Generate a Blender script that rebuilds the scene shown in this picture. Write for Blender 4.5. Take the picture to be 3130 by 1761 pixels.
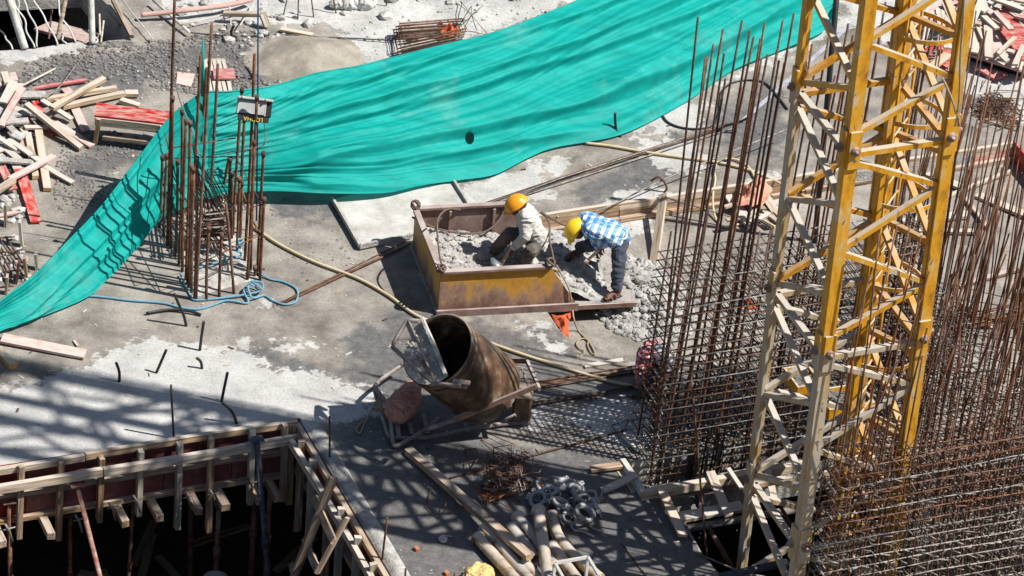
import bpy, bmesh, math, random
from mathutils import Vector, Matrix, noise
from mathutils.geometry import delaunay_2d_cdt
rad = math.radians
random.seed(7)
for o in list(bpy.data.objects): bpy.data.objects.remove(o)
scene = bpy.context.scene
COL = scene.collection
# ------------------------------------------------------------------ camera
F_PX, PITCH, ROLL, DIST = 15500.0, rad(33.5), rad(4.75), 59.6
FW = Vector((0, math.cos(PITCH), -math.sin(PITCH)))
R0 = Vector((1, 0, 0)); U0 = R0.cross(FW)
RC = R0*math.cos(ROLL) + U0*math.sin(ROLL)
UC = -R0*math.sin(ROLL) + U0*math.cos(ROLL)
CAM = -FW*DIST
cam = bpy.data.cameras.new('camera'); camo = bpy.data.objects.new('camera', cam); COL.objects.link(camo)
m = Matrix.Identity(4)
for i in range(3):
    m[i][0] = RC[i]; m[i][1] = UC[i]; m[i][2] = -FW[i]; m[i][3] = CAM[i]
camo.matrix_world = m
cam.sensor_width = 36; cam.lens = 36*F_PX/3130; cam.clip_start = 1; cam.clip_end = 400
scene.camera = camo
# ------------------------------------------------------------------ light
SUN_EL, SUN_AZ = rad(55), rad(-11)          # azimuth of the sun seen from the scene, from +X towards +Y
w = bpy.data.worlds.new('World'); scene.world = w; w.use_nodes = True
nt = w.node_tree; bg = nt.nodes['Background']
sky = nt.nodes.new('ShaderNodeTexSky'); sky.sky_type = 'NISHITA'; sky.sun_disc = False
sky.sun_elevation = SUN_EL; sky.sun_rotation = math.pi/2 - SUN_AZ
nt.links.new(sky.outputs[0], bg.inputs[0]); bg.inputs[1].default_value = 0.052
sl = bpy.data.lights.new('sun', 'SUN'); sl.energy = 5.0; sl.angle = rad(0.53); sl.color = (1, .96, .895)
so = bpy.data.objects.new('sun', sl); COL.objects.link(so)
SUND = Vector((math.cos(SUN_EL)*math.cos(SUN_AZ), math.cos(SUN_EL)*math.sin(SUN_AZ), math.sin(SUN_EL)))
so.rotation_euler = SUND.to_track_quat('Z', 'Y').to_euler(); so.location = SUND*40
vs = scene.view_settings; vs.view_transform = 'Standard'; vs.look = 'None'; vs.exposure = 0.58; vs.gamma = 1; vs.use_curve_mapping = False
# ------------------------------------------------------------------ pixels to places
FR = dict(S=(0, 0, 1), D=(0, 0, 1.21553), A1=(0, 0, .4141), A2=(0, 500, .414), A3=(700, 0, .4141), A4=(1150, 500, .414),
          A5=(1100, 900, .3451), A6=(0, 1161, .4658), A7=(1100, 1261, .427), A8=(1850, 700, .4141), B1=(1900, 0, .4831),
          B2=(2300, 600, .4142), B3=(1900, 1161, .4775), B4=(1800, 300, .345), B5=(2650, 0, .276), B6=(450, 250, .5178),
          B7=(0, 0, .1863), C1=(2400, 1000, .5252), C2=(2600, 250, .4488), C3=(1450, 560, .2691), C6=(1900, 1350, .5017))
def px(f, x, y): a = FR[f]; return a[0] + x*a[2], a[1] + y*a[2]
def ray(f, x, y):
    x, y = px(f, x, y)
    return FW + RC*((x-1565)/F_PX) - UC*((y-880.5)/F_PX)
def onplane(f, x, y, p, n):
    d = ray(f, x, y); return CAM + d*((Vector(p)-CAM).dot(n)/d.dot(n))
def G(f, x, y, z=0.0): return onplane(f, x, y, (0, 0, z), Vector((0, 0, 1)))
def RY(f, x, y, Y): return onplane(f, x, y, (0, Y, 0), Vector((0, 1, 0)))
def proj(p):
    q = Vector(p)-CAM; d = q.dot(FW); return 1565+F_PX*q.dot(RC)/d, 880.5-F_PX*q.dot(UC)/d
BA = rad(23.8)
U = Vector((math.cos(BA), math.sin(BA), 0)); V = Vector((math.sin(BA), -math.cos(BA), 0)); ZZ = Vector((0, 0, 1))
# ------------------------------------------------------------------ materials
MATS = {}
def mat(name, cols, scale=4, detail=6, rough=.8, bump=.15, bscale=60, stretch=(1, 1, 1), hue=0.0, dust=None, metal=0.0, dscale=3, spec=.3, bdist=.01, stops=None, trans=0, fine=0.0, zgrad=None, chips=None):
    if name in MATS: return MATS[name]
    M = bpy.data.materials.new(name); M.use_nodes = True; n = M.node_tree.nodes; L = M.node_tree.links
    b = n['Principled BSDF']; b.inputs['Roughness'].default_value = rough; b.inputs['Metallic'].default_value = metal
    b.inputs['Specular IOR Level'].default_value = spec
    tc = n.new('ShaderNodeTexCoord'); mp = n.new('ShaderNodeMapping'); mp.inputs['Scale'].default_value = stretch
    oi = n.new('ShaderNodeObjectInfo')
    ad = n.new('ShaderNodeVectorMath'); ad.operation = 'MULTIPLY_ADD'; ad.inputs[1].default_value = (37, 19, 53)
    L.new(oi.outputs['Random'], ad.inputs[0]); L.new(tc.outputs['Object'], ad.inputs[2]); L.new(ad.outputs[0], mp.inputs[0])
    nz = n.new('ShaderNodeTexNoise'); nz.inputs['Scale'].default_value = scale; nz.inputs['Detail'].default_value = detail; nz.inputs['Roughness'].default_value = .62
    L.new(mp.outputs[0], nz.inputs[0])
    cr = n.new('ShaderNodeValToRGB'); fac = nz.outputs[0]
    if zgrad:                                  # paint worn off towards the bottom of a tub
        sz = n.new('ShaderNodeSeparateXYZ'); L.new(tc.outputs['Object'], sz.inputs[0]); mz = n.new('ShaderNodeMapRange'); mz.inputs[1].default_value = zgrad[0]; mz.inputs[2].default_value = zgrad[1]; mz.inputs[3].default_value = -zgrad[2]/2; mz.inputs[4].default_value = zgrad[2]/2; L.new(sz.outputs[2], mz.inputs[0])
        az = n.new('ShaderNodeMath'); L.new(fac, az.inputs[0]); L.new(mz.outputs[0], az.inputs[1]); fac = az.outputs[0]
    L.new(fac, cr.inputs[0])
    k = len(cols); stops = stops or [.32+.36*i/max(1, k-1) for i in range(k)]
    while len(cr.color_ramp.elements) < k: cr.color_ramp.elements.new(.5)
    for e, c, s in zip(cr.color_ramp.elements, cols, stops): e.position = s; e.color = (*c, 1)
    out = cr.outputs[0]
    if fine:
        n2 = n.new('ShaderNodeTexNoise'); n2.inputs['Scale'].default_value = bscale*.6; n2.inputs['Detail'].default_value = 3; L.new(mp.outputs[0], n2.inputs[0])
        mr = n.new('ShaderNodeMapRange'); mr.inputs[1].default_value = .3; mr.inputs[2].default_value = .7; mr.inputs[3].default_value = 1-fine; mr.inputs[4].default_value = 1+fine; L.new(n2.outputs[0], mr.inputs[0])
        mx = n.new('ShaderNodeVectorMath'); mx.operation = 'SCALE'; L.new(out, mx.inputs[0]); L.new(mr.outputs[0], mx.inputs[3]); out = mx.outputs[0]
    if hue:
        hs = n.new('ShaderNodeHueSaturation'); mr = n.new('ShaderNodeMapRange'); mr.inputs[3].default_value = 1-hue; mr.inputs[4].default_value = 1+hue
        L.new(oi.outputs['Random'], mr.inputs[0]); L.new(mr.outputs[0], hs.inputs['Value']); L.new(out, hs.inputs['Color'])
        ms = n.new('ShaderNodeMath'); ms.operation = 'MULTIPLY'; ms.inputs[1].default_value = 7.31; L.new(oi.outputs['Random'], ms.inputs[0])
        mf = n.new('ShaderNodeMath'); mf.operation = 'FRACT'; L.new(ms.outputs[0], mf.inputs[0])
        m3 = n.new('ShaderNodeMapRange'); m3.inputs[3].default_value = .75; m3.inputs[4].default_value = 1.2; L.new(mf.outputs[0], m3.inputs[0]); L.new(m3.outputs[0], hs.inputs['Saturation'])
        out = hs.outputs[0]
    if dust:                                   # cement dust lies on what faces up
        dc, amt = dust
        ge = n.new('ShaderNodeNewGeometry'); sx = n.new('ShaderNodeSeparateXYZ'); L.new(ge.outputs['Normal'], sx.inputs[0])
        dn = n.new('ShaderNodeTexNoise'); dn.inputs['Scale'].default_value = dscale; dn.inputs['Detail'].default_value = 5; L.new(mp.outputs[0], dn.inputs[0])
        a = n.new('ShaderNodeMath'); a.operation = 'MULTIPLY_ADD'; a.inputs[1].default_value = .55; L.new(sx.outputs[2], a.inputs[0]); L.new(dn.outputs[0], a.inputs[2])
        mr = n.new('ShaderNodeMapRange'); mr.inputs[1].default_value = 1.05-amt; mr.inputs[2].default_value = 1.4-amt; L.new(a.outputs[0], mr.inputs[0])
        mi = n.new('ShaderNodeMix'); mi.data_type = 'RGBA'; mi.inputs[7].default_value = (*dc, 1)
        L.new(mr.outputs[0], mi.inputs[0]); L.new(out, mi.inputs[6]); out = mi.outputs[2]
    if chips:                                  # knocked-off paint
        cn = n.new('ShaderNodeTexNoise'); cn.inputs['Scale'].default_value = chips[1]; cn.inputs['Detail'].default_value = 3; cn.inputs['Roughness'].default_value = .7; L.new(mp.outputs[0], cn.inputs[0])
        cm_ = n.new('ShaderNodeMapRange'); cm_.inputs[1].default_value = chips[2]; cm_.inputs[2].default_value = chips[2]+.05; L.new(cn.outputs[0], cm_.inputs[0])
        mi = n.new('ShaderNodeMix'); mi.data_type = 'RGBA'; mi.inputs[7].default_value = (*chips[0], 1); L.new(cm_.outputs[0], mi.inputs[0]); L.new(out, mi.inputs[6]); out = mi.outputs[2]
    L.new(out, b.inputs['Base Color'])
    if bump:
        bn = n.new('ShaderNodeTexNoise'); bn.inputs['Scale'].default_value = bscale; bn.inputs['Detail'].default_value = 4; L.new(mp.outputs[0], bn.inputs[0])
        bu = n.new('ShaderNodeBump'); bu.inputs['Strength'].default_value = bump; bu.inputs['Distance'].default_value = bdist
        L.new(bn.outputs[0], bu.inputs['Height']); L.new(bu.outputs[0], b.inputs['Normal'])
    if trans:
        tr = n.new('ShaderNodeBsdfTranslucent'); L.new(out, tr.inputs[0]); ms = n.new('ShaderNodeMixShader'); ms.inputs[0].default_value = trans
        L.new(b.outputs[0], ms.inputs[1]); L.new(tr.outputs[0], ms.inputs[2]); L.new(ms.outputs[0], n['Material Output'].inputs[0])
    MATS[name] = M; return M
DUST = (.40, .38, .35)
rust = mat('rebar rust', [(.06, .026, .016), (.135, .06, .034), (.21, .11, .065)], scale=9, rough=.85, bump=.4, bscale=220, hue=.3)
rust_dull = mat('rebar dark', [(.045, .027, .021), (.095, .054, .037), (.17, .115, .08)], scale=12, rough=.75, bump=.3, bscale=200, hue=.3)
wire_grey = mat('tie steel', [(.10, .085, .075), (.22, .195, .175), (.36, .33, .30)], scale=14, rough=.55, bump=.2, bscale=150, hue=.25, metal=.3)
wood = mat('raw timber', [(.19, .125, .075), (.355, .255, .16), (.475, .36, .245), (.555, .455, .34)], scale=6, stretch=(.35, 5, 5), rough=.85, bump=.35, bscale=30, hue=.25, chips=((.16, .11, .07), 9, .67), dust=((.48, .43, .37), .28), fine=.2)
wood_grey = mat('weathered board', [(.17, .13, .10), (.33, .275, .215), (.46, .40, .33), (.53, .48, .41)], scale=6, stretch=(.35, 5, 5), rough=.9, bump=.35, bscale=30, hue=.28, chips=((.13, .105, .085), 9, .66), dust=((.47, .435, .385), .34), fine=.22)
wood_brown = mat('form timber', [(.10, .062, .04), (.235, .155, .10), (.345, .245, .165), (.445, .345, .25)], scale=6, stretch=(.35, 5, 5), rough=.85, bump=.35, bscale=30, hue=.28, chips=((.08, .055, .04), 9, .66), dust=((.42, .36, .30), .2), fine=.2)
wood_orange = mat('new timber', [(.38, .2, .09), (.50, .30, .15), (.55, .39, .24)], scale=5, stretch=(.35, 5, 5), rough=.85, bump=.2, bscale=30, hue=.15, dust=((.48, .44, .38), .25), fine=.1)
redply = mat('red film board', [(.34, .035, .03), (.40, .05, .042), (.42, .09, .075), (.46, .24, .21)], stops=[.3, .45, .6, .72], scale=11, detail=9, stretch=(.5, 1.5, 1.5), rough=.55, bump=.1, bscale=30, hue=.18, dust=((.50, .34, .31), .10), dscale=16, fine=.1)
redply_dusty = mat('dusty red board', [(.36, .09, .075), (.44, .20, .17), (.50, .35, .315), (.47, .41, .37)], scale=10, detail=9, stretch=(.5, 1.5, 1.5), rough=.8, bump=.15, bscale=30, hue=.15, dust=((.50, .43, .39), .22), dscale=14, fine=.1)
redply_dark = mat('dark red board', [(.11, .02, .018), (.17, .035, .03), (.23, .08, .065)], scale=5, stretch=(1, 1, .5), rough=.5, bump=.1, bscale=30, hue=.2, fine=.12)  # darker red, for the pit panels and a few boards
cementm = mat('crusted cement', [(.26, .25, .235), (.36, .35, .325), (.46, .445, .42)], scale=9, rough=.95, bump=.7, bscale=45, fine=.15, bdist=.02)
yellow = mat('crane yellow', [(.10, .06, .04), (.40, .185, .015), (.58, .27, .008), (.56, .31, .05), (.50, .41, .28)], stops=[.30, .38, .47, .58, .68], scale=5, detail=10, stretch=(1, 1, .45), rough=.5, bump=.12, bscale=50, chips=((.13, .10, .08), 16, .635), dust=((.46, .40, .32), .45), dscale=5, fine=.1)
yellow_dusty = mat('crane dusty', [(.14, .10, .06), (.40, .25, .09), (.40, .335, .245), (.38, .35, .31)], stops=[.25, .36, .55, .7], scale=6, detail=10, stretch=(1, 1, .45), rough=.75, bump=.12, bscale=50, chips=((.12, .10, .085), 16, .63), dust=((.42, .38, .33), .58), dscale=4, fine=.1)
yellow_shaded = mat('crane yellow shaded side', [(.09, .05, .03), (.36, .16, .015), (.48, .22, .012), (.46, .30, .12)], stops=[.28, .38, .55, .72], scale=5, detail=10, rough=.5, bump=.12, dust=((.43, .34, .24), .22), fine=.1)  # shade of the mast's back faces put into the colour; also less dusty
steel_rust = mat('brown steel', [(.11, .06, .045), (.19, .115, .09), (.27, .18, .145)], scale=6, rough=.7, bump=.15, bscale=60, dust=((.4, .35, .32), .3), fine=.1)
black = mat('black plastic', [(.012, .012, .013), (.03, .03, .03)], rough=.5, bump=.05, dust=((.2, .19, .18), .1))
skinm = mat('skin', [(.10, .045, .027), (.14, .065, .04)], rough=.55, bump=.05, scale=8)
hosem = mat('cream hose', [(.46, .36, .20), (.56, .46, .28)], rough=.6, bump=.05, scale=8, dust=((.5, .47, .42), .15))
bluerope = mat('blue rope', [(.10, .26, .36), (.17, .38, .5)], scale=60, rough=.9, bump=.6, bscale=180)
bluerope_dark = mat('dark blue rope', [(.01, .04, .11), (.03, .08, .18)], scale=60, rough=.9, bump=.6, bscale=180)
whitem = mat('white paint', [(.5, .49, .47), (.66, .65, .63)], rough=.6, scale=7, bump=.1, dust=(DUST, .3))
orange_cloth = mat('orange cloth', [(.55, .09, .03), (.68, .16, .07)], rough=.8, scale=10, bump=.4, bscale=20, bdist=.02, trans=.25)
pink_cloth = mat('pink tarpaulin', [(.62, .26, .17), (.72, .38, .28)], rough=.8, scale=10, bump=.4, bscale=20, bdist=.02, trans=.2)
# ------------------------------------------------------------------ mesh builder
def wm(o):
    b = o.matrix_basis
    return (wm(o.parent) @ o.matrix_parent_inverse @ b) if o.parent else b
def adopt(o, parent): o.parent = parent; o.matrix_parent_inverse = wm(parent).inverted()
class MB:
    def __init__(s): s.v = []; s.f = []; s.sm = []
    def add(s, vs, fs, smooth=False):
        o = len(s.v); s.v += [tuple(v) for v in vs]
        for f in fs: s.f.append([i+o for i in f]); s.sm.append(smooth)
    def hexa(s, p):                            # 8 corners: bottom ring 4, top ring 4
        s.add(p, [(3, 2, 1, 0), (4, 5, 6, 7), (0, 1, 5, 4), (1, 2, 6, 5), (2, 3, 7, 6), (3, 0, 4, 7)])
    def box(s, c, sx, sy, sz, X=Vector((1, 0, 0)), Y=Vector((0, 1, 0)), Z=Vector((0, 0, 1))):
        c = Vector(c); a = X*(sx/2); b = Y*(sy/2); d = Z*(sz/2)
        s.hexa([c-a-b-d, c+a-b-d, c+a+b-d, c-a+b-d, c-a-b+d, c+a-b+d, c+a+b+d, c-a+b+d])
    def beam(s, p, q, w, t, up=Vector((0, 0, 1))):
        p = Vector(p); q = Vector(q); X = (q-p); l = X.length; X.normalize(); Y = up.cross(X)
        if Y.length < 1e-4: Y = Vector((1, 0, 0)).cross(X)
        Y.normalize(); Z = X.cross(Y); s.box((p+q)/2, l, w, t, X, Y, Z)
    def tube(s, pts, r, n=6, cap=True, closed=False, smooth=True):
        pts = [Vector(p) for p in pts]; m = len(pts); vs = []; fs = []
        rr = r if isinstance(r, (list, tuple)) else [r]*m
        prev = None
        for i, p in enumerate(pts):
            if closed: t = pts[(i+1) % m]-pts[i-1]
            else: t = pts[min(i+1, m-1)]-pts[max(i-1, 0)]
            t.normalize()
            a = prev-t*prev.dot(t) if prev else (t.cross(ZZ) if abs(t.z) < .95 else t.cross(Vector((1, 0, 0))))
            if a.length < 1e-5: a = t.orthogonal()
            a.normalize(); prev = a; b = t.cross(a)
            for k in range(n):
                g = 2*math.pi*k/n; vs.append(p+(a*math.cos(g)+b*math.sin(g))*rr[i])
        for i in range(m if closed else m-1):
            j = (i+1) % m
            for k in range(n): fs.append((i*n+k, i*n+(k+1) % n, j*n+(k+1) % n, j*n+k))
        s.add(vs, fs, smooth)
        if cap and not closed:
            o = len(s.v)-m*n; s.f += [[o+k for k in range(n)][::-1], [o+(m-1)*n+k for k in range(n)]]; s.sm += [False, False]
    def lathe(s, prof, n, c, axis, ref=None, smooth=True, a0=0, a1=2*math.pi):   # prof: (radius, height)
        axis = Vector(axis).normalized(); c = Vector(c); a = ref or axis.orthogonal().normalized(); b = axis.cross(a)
        full = abs(a1-a0-2*math.pi) < 1e-6; k = n if full else n+1; vs = []; fs = []
        for r, h in prof:
            for i in range(k):
                g = a0+(a1-a0)*i/n; vs.append(c+axis*h+(a*math.cos(g)+b*math.sin(g))*r)
        for j in range(len(prof)-1):
            for i in range(n): fs.append((j*k+i, j*k+(i+1) % k, (j+1)*k+(i+1) % k, (j+1)*k+i))
        s.add(vs, fs, smooth)
    def slab(s, pts, n, t):                    # flat polygon with thickness t along -n
        pts = [Vector(p) for p in pts]; k = len(pts); d = Vector(n)*t
        s.add(pts+[p-d for p in pts], [list(range(k)), list(range(k, 2*k))[::-1]]+[(i, i+k, (i+1) % k+k, (i+1) % k) for i in range(k)])
    def build(s, name, m, parent=None, bevel=0, loc=None):
        me = bpy.data.meshes.new(name)
        if loc is not None:
            loc = Vector(loc); s.v = [tuple(Vector(v)-loc) for v in s.v]
        me.from_pydata(s.v, [], s.f); me.polygons.foreach_set('use_smooth', s.sm)
        bm = bmesh.new(); bm.from_mesh(me); bmesh.ops.recalc_face_normals(bm, faces=bm.faces)
        if bevel: bmesh.ops.bevel(bm, geom=list(bm.edges), offset=bevel, segments=1, affect='EDGES')
        bm.to_mesh(me); bm.free(); me.materials.append(m)
        o = bpy.data.objects.new(name, me); COL.objects.link(o)
        if loc is not None: o.location = loc
        if parent: adopt(o, parent)
        return o
def tag(o, label, cat, group=None):
    o['label'] = label; o['category'] = cat
    if group: o['group'] = group
    return o
def struct(o): o['kind'] = 'structure'; return o
def stuff(o): o['kind'] = 'stuff'; return o
def thing(name, label, cat, group=None, loc=(0, 0, 0)):       # an Empty at the thing's base; parts keep site coordinates
    o = bpy.data.objects.new(name, None); COL.objects.link(o); o.location = loc; o.empty_display_size = .2; return tag(o, label, cat, group)
def spline(pts, n=6):                          # Catmull-Rom through points
    pts = [Vector(p) for p in pts]; out = []
    for i in range(len(pts)-1):
        a = pts[max(i-1, 0)]; b = pts[i]; c = pts[i+1]; d = pts[min(i+2, len(pts)-1)]
        for k in range(n):
            t = k/n; out.append(.5*((2*b)+(c-a)*t+(2*a-5*b+4*c-d)*t*t+(3*b-a-3*c+d)*t*t*t))
    out.append(pts[-1]); return out
def jit(a): return random.uniform(-a, a)
def inside(p, poly):
    x, y = p[0], p[1]; c = False; j = len(poly)-1
    for i in range(len(poly)):
        xi, yi = poly[i][0], poly[i][1]; xj, yj = poly[j][0], poly[j][1]
        if (yi > y) != (yj > y) and x < (xj-xi)*(y-yi)/(yj-yi)+xi: c = not c
        j = i
    return c
def sdist(p, poly):                            # signed distance, positive inside
    d = 1e9; P = Vector((p[0], p[1]))
    for i in range(len(poly)):
        a = Vector((poly[i-1][0], poly[i-1][1])); b = Vector((poly[i][0], poly[i][1])); ab = b-a
        t = max(0, min(1, (P-a).dot(ab)/max(ab.length_squared, 1e-9))); d = min(d, (P-a-ab*t).length)
    return d if inside(p, poly) else -d
def poly(f, pts, z=0): return [G(f, x, y, z) for x, y in pts]
PLANKN = 0
def plank(name, f, x1, y1, x2, y2, w_, t, z1, z2, m, label=None, cat='board', group=None, parent=None, roll=0):
    p = G(f, x1, y1, z1+t/2); q = G(f, x2, y2, z2+t/2)
    return plank3(name, p, q, w_, t, m, label, cat, group, parent, roll)
def plank3(name, p, q, w_, t, m, label=None, cat='board', group=None, parent=None, roll=0):
    X = q-p; l = X.length; X.normalize(); Y = ZZ.cross(X)
    if Y.length < 1e-3: Y = Vector((0, 1, 0))
    Y.normalize(); Z = X.cross(Y)
    if roll: Y, Z = Y*math.cos(roll)+Z*math.sin(roll), Z*math.cos(roll)-Y*math.sin(roll)
    b = MB(); k = 5; vs = []; fs = []; bow = jit(.006)*l; tw = jit(.02)
    for i in range(k):
        s = i/(k-1)-.5; x = s*l; e = bow*(1-4*s*s); ww = w_*(1+jit(.02))/2
        dx = jit(.01) if i in (0, k-1) else 0
        for (a, c) in ((-ww, -t/2), (ww, -t/2), (ww, t/2), (-ww, t/2)): vs.append((x+dx*(1 if a > 0 else -1), a+e, c+e*.5+tw*s*a))
    for i in range(k-1):
        for j in range(4): fs.append((i*4+j, i*4+(j+1) % 4, (i+1)*4+(j+1) % 4, (i+1)*4+j))
    fs += [(3, 2, 1, 0), tuple((k-1)*4+j for j in range(4))]
    b.add(vs, fs); o = b.build(name, m, parent)
    R = Matrix.Identity(4)
    for i in range(3): R[i][0] = X[i]; R[i][1] = Y[i]; R[i][2] = Z[i]; R[i][3] = ((p+q)/2)[i]
    o.matrix_basis = R
    if label: tag(o, label, cat, group)
    return o
def ruffle(o, fn):                             # push every vertex along its normal by fn(position)
    me = o.data; n = len(me.vertices); co = [0.0]*(3*n); me.vertices.foreach_get('co', co); no = [0.0]*(3*n); me.vertices.foreach_get('normal', no)
    for i in range(0, 3*n, 3):
        h = fn(Vector(co[i:i+3])); co[i] += no[i]*h; co[i+1] += no[i+1]*h; co[i+2] += no[i+2]*h
    me.vertices.foreach_set('co', co); me.update()
TMP = bpy.data.scenes.new('tmp')
def evalmesh(o):                               # evaluate one object alone, not the whole site
    TMP.collection.objects.link(o); COL.objects.unlink(o); vl = TMP.view_layers[0]; vl.update()
    me = bpy.data.meshes.new_from_object(o.evaluated_get(vl.depsgraph)); TMP.collection.objects.unlink(o); COL.objects.link(o); return me
def voxel(b, name, m, vox, parent=None, smooth=3):     # fuse a builder's overlapping shapes into one skin
    o = b.build(name, m)
    r = o.modifiers.new('r', 'REMESH'); r.mode = 'VOXEL'; r.voxel_size = vox; r.use_smooth_shade = True
    if smooth: s = o.modifiers.new('s', 'SMOOTH'); s.iterations = smooth; s.factor = .5
    me = evalmesh(o)
    old = o.data; o.modifiers.clear(); o.data = me; bpy.data.meshes.remove(old)
    if not me.materials: me.materials.append(m)
    if parent: adopt(o, parent)
    return o
# ================================================================== SETTING: slab, recess, openings
PIT = poly('S', [(-260, 1470), (0, 1429), (307, 1384), (917, 1283), (1197, 1761), (1420, 2150), (-200, 2300)])
HOLE = poly('S', [(1981, 1508), (2310, 1452), (2640, 1392), (2800, 1640), (2950, 2050), (2440, 2120), (2206, 1761)])
SHAFT = poly('S', [(1912, 1412), (1965, 1500), (2310, 1440), (2640, 1385), (2590, 1300), (2250, 1352)])     # under the middle cage
NWHOLE = poly('S', [(-60, 165), (0, 158), (69, 153), (104, 147), (177, 137), (242, 127), (276, 134), (332, 125), (397, 116), (372, 56), (313, 0), (250, -80), (-200, -60)])
RECESS = poly('S', [(1497, 690), (1800, 641), (2180, 576), (2771, 510), (3098, 441), (3172, 520), (3500, 1000), (2900, 1010), (2300, 1060), (1787, 1124)])
RZ = -.2
SLAB_T = .4
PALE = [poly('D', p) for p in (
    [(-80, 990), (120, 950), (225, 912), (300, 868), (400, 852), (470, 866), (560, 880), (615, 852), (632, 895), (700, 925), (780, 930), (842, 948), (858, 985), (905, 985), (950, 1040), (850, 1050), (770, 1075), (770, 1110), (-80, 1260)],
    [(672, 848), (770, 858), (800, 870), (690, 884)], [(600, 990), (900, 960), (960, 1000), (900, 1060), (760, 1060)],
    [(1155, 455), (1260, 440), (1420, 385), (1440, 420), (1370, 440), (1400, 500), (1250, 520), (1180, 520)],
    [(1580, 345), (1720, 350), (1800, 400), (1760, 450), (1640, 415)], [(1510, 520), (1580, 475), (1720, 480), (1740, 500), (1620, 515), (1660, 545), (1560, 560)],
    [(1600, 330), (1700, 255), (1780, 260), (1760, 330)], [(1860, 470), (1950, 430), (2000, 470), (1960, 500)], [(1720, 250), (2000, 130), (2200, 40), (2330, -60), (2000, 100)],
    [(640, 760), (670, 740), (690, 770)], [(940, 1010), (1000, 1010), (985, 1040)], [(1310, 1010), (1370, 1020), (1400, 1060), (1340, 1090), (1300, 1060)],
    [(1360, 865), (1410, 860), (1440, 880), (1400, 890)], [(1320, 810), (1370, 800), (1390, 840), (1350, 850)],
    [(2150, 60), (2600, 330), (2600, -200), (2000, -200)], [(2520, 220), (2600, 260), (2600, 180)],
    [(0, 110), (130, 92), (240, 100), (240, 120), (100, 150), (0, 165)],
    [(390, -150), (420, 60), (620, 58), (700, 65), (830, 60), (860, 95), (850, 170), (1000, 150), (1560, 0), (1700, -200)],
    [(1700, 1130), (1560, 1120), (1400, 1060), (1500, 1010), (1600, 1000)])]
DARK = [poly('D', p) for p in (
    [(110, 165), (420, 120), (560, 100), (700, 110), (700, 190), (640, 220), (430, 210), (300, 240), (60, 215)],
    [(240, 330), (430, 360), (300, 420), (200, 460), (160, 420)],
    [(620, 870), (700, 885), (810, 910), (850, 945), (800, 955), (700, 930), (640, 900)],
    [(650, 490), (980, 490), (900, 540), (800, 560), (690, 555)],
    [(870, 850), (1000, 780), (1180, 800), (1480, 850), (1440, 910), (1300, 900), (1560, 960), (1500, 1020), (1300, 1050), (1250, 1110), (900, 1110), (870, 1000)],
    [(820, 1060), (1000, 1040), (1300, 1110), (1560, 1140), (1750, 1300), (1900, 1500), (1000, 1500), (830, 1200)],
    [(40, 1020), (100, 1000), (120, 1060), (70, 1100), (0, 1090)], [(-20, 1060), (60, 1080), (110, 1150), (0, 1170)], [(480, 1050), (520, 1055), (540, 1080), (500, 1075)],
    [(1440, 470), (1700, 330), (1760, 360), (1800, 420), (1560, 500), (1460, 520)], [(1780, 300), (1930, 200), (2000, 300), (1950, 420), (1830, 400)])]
import numpy as np
def clampd(P, polys):                          # signed distance of many points to a union of polygons
    best = np.full(len(P), -1.0)
    for q in polys:
        Q = np.array([(v[0], v[1]) for v in q]); d = np.full(len(P), 1e9); c = np.zeros(len(P), bool)
        for i in range(len(Q)):
            a, e = Q[i-1], Q[i]; ab = e-a; t = np.clip(((P-a)@ab)/max(ab@ab, 1e-9), 0, 1)
            d = np.minimum(d, np.hypot(*(P-a-t[:, None]*ab).T))
            if a[1] != e[1]: c ^= ((a[1] > P[:, 1]) != (e[1] > P[:, 1])) & (P[:, 0] < (e[0]-a[0])*(P[:, 1]-a[1])/(e[1]-a[1])+a[0])
        best = np.maximum(best, np.where(c, d, -d))
    return np.clip(best, -1, 1)
def relief(x, y):                              # rubbly, uneven ground behind the green net; the slab itself is flat
    v = (y-2.2-.33*x)/.9
    if x > 3.0: v -= (x-3.0)*1.5
    k = max(0, min(1, v-1.6))
    n1 = noise.fractal(Vector((x*1.3, y*1.3, 3)), 1, 2, 5)
    n2 = noise.fractal(Vector((x*5, y*5, 8)), 1, 2, 4)
    far = max(0, min(1, (y-5.6+.25*x)/1.4))*max(0, min(1, 2.2-x)) 
    return k*(.03*n1+.012*n2)+far*(.16+.16*n1+.05*n2)*k
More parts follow.
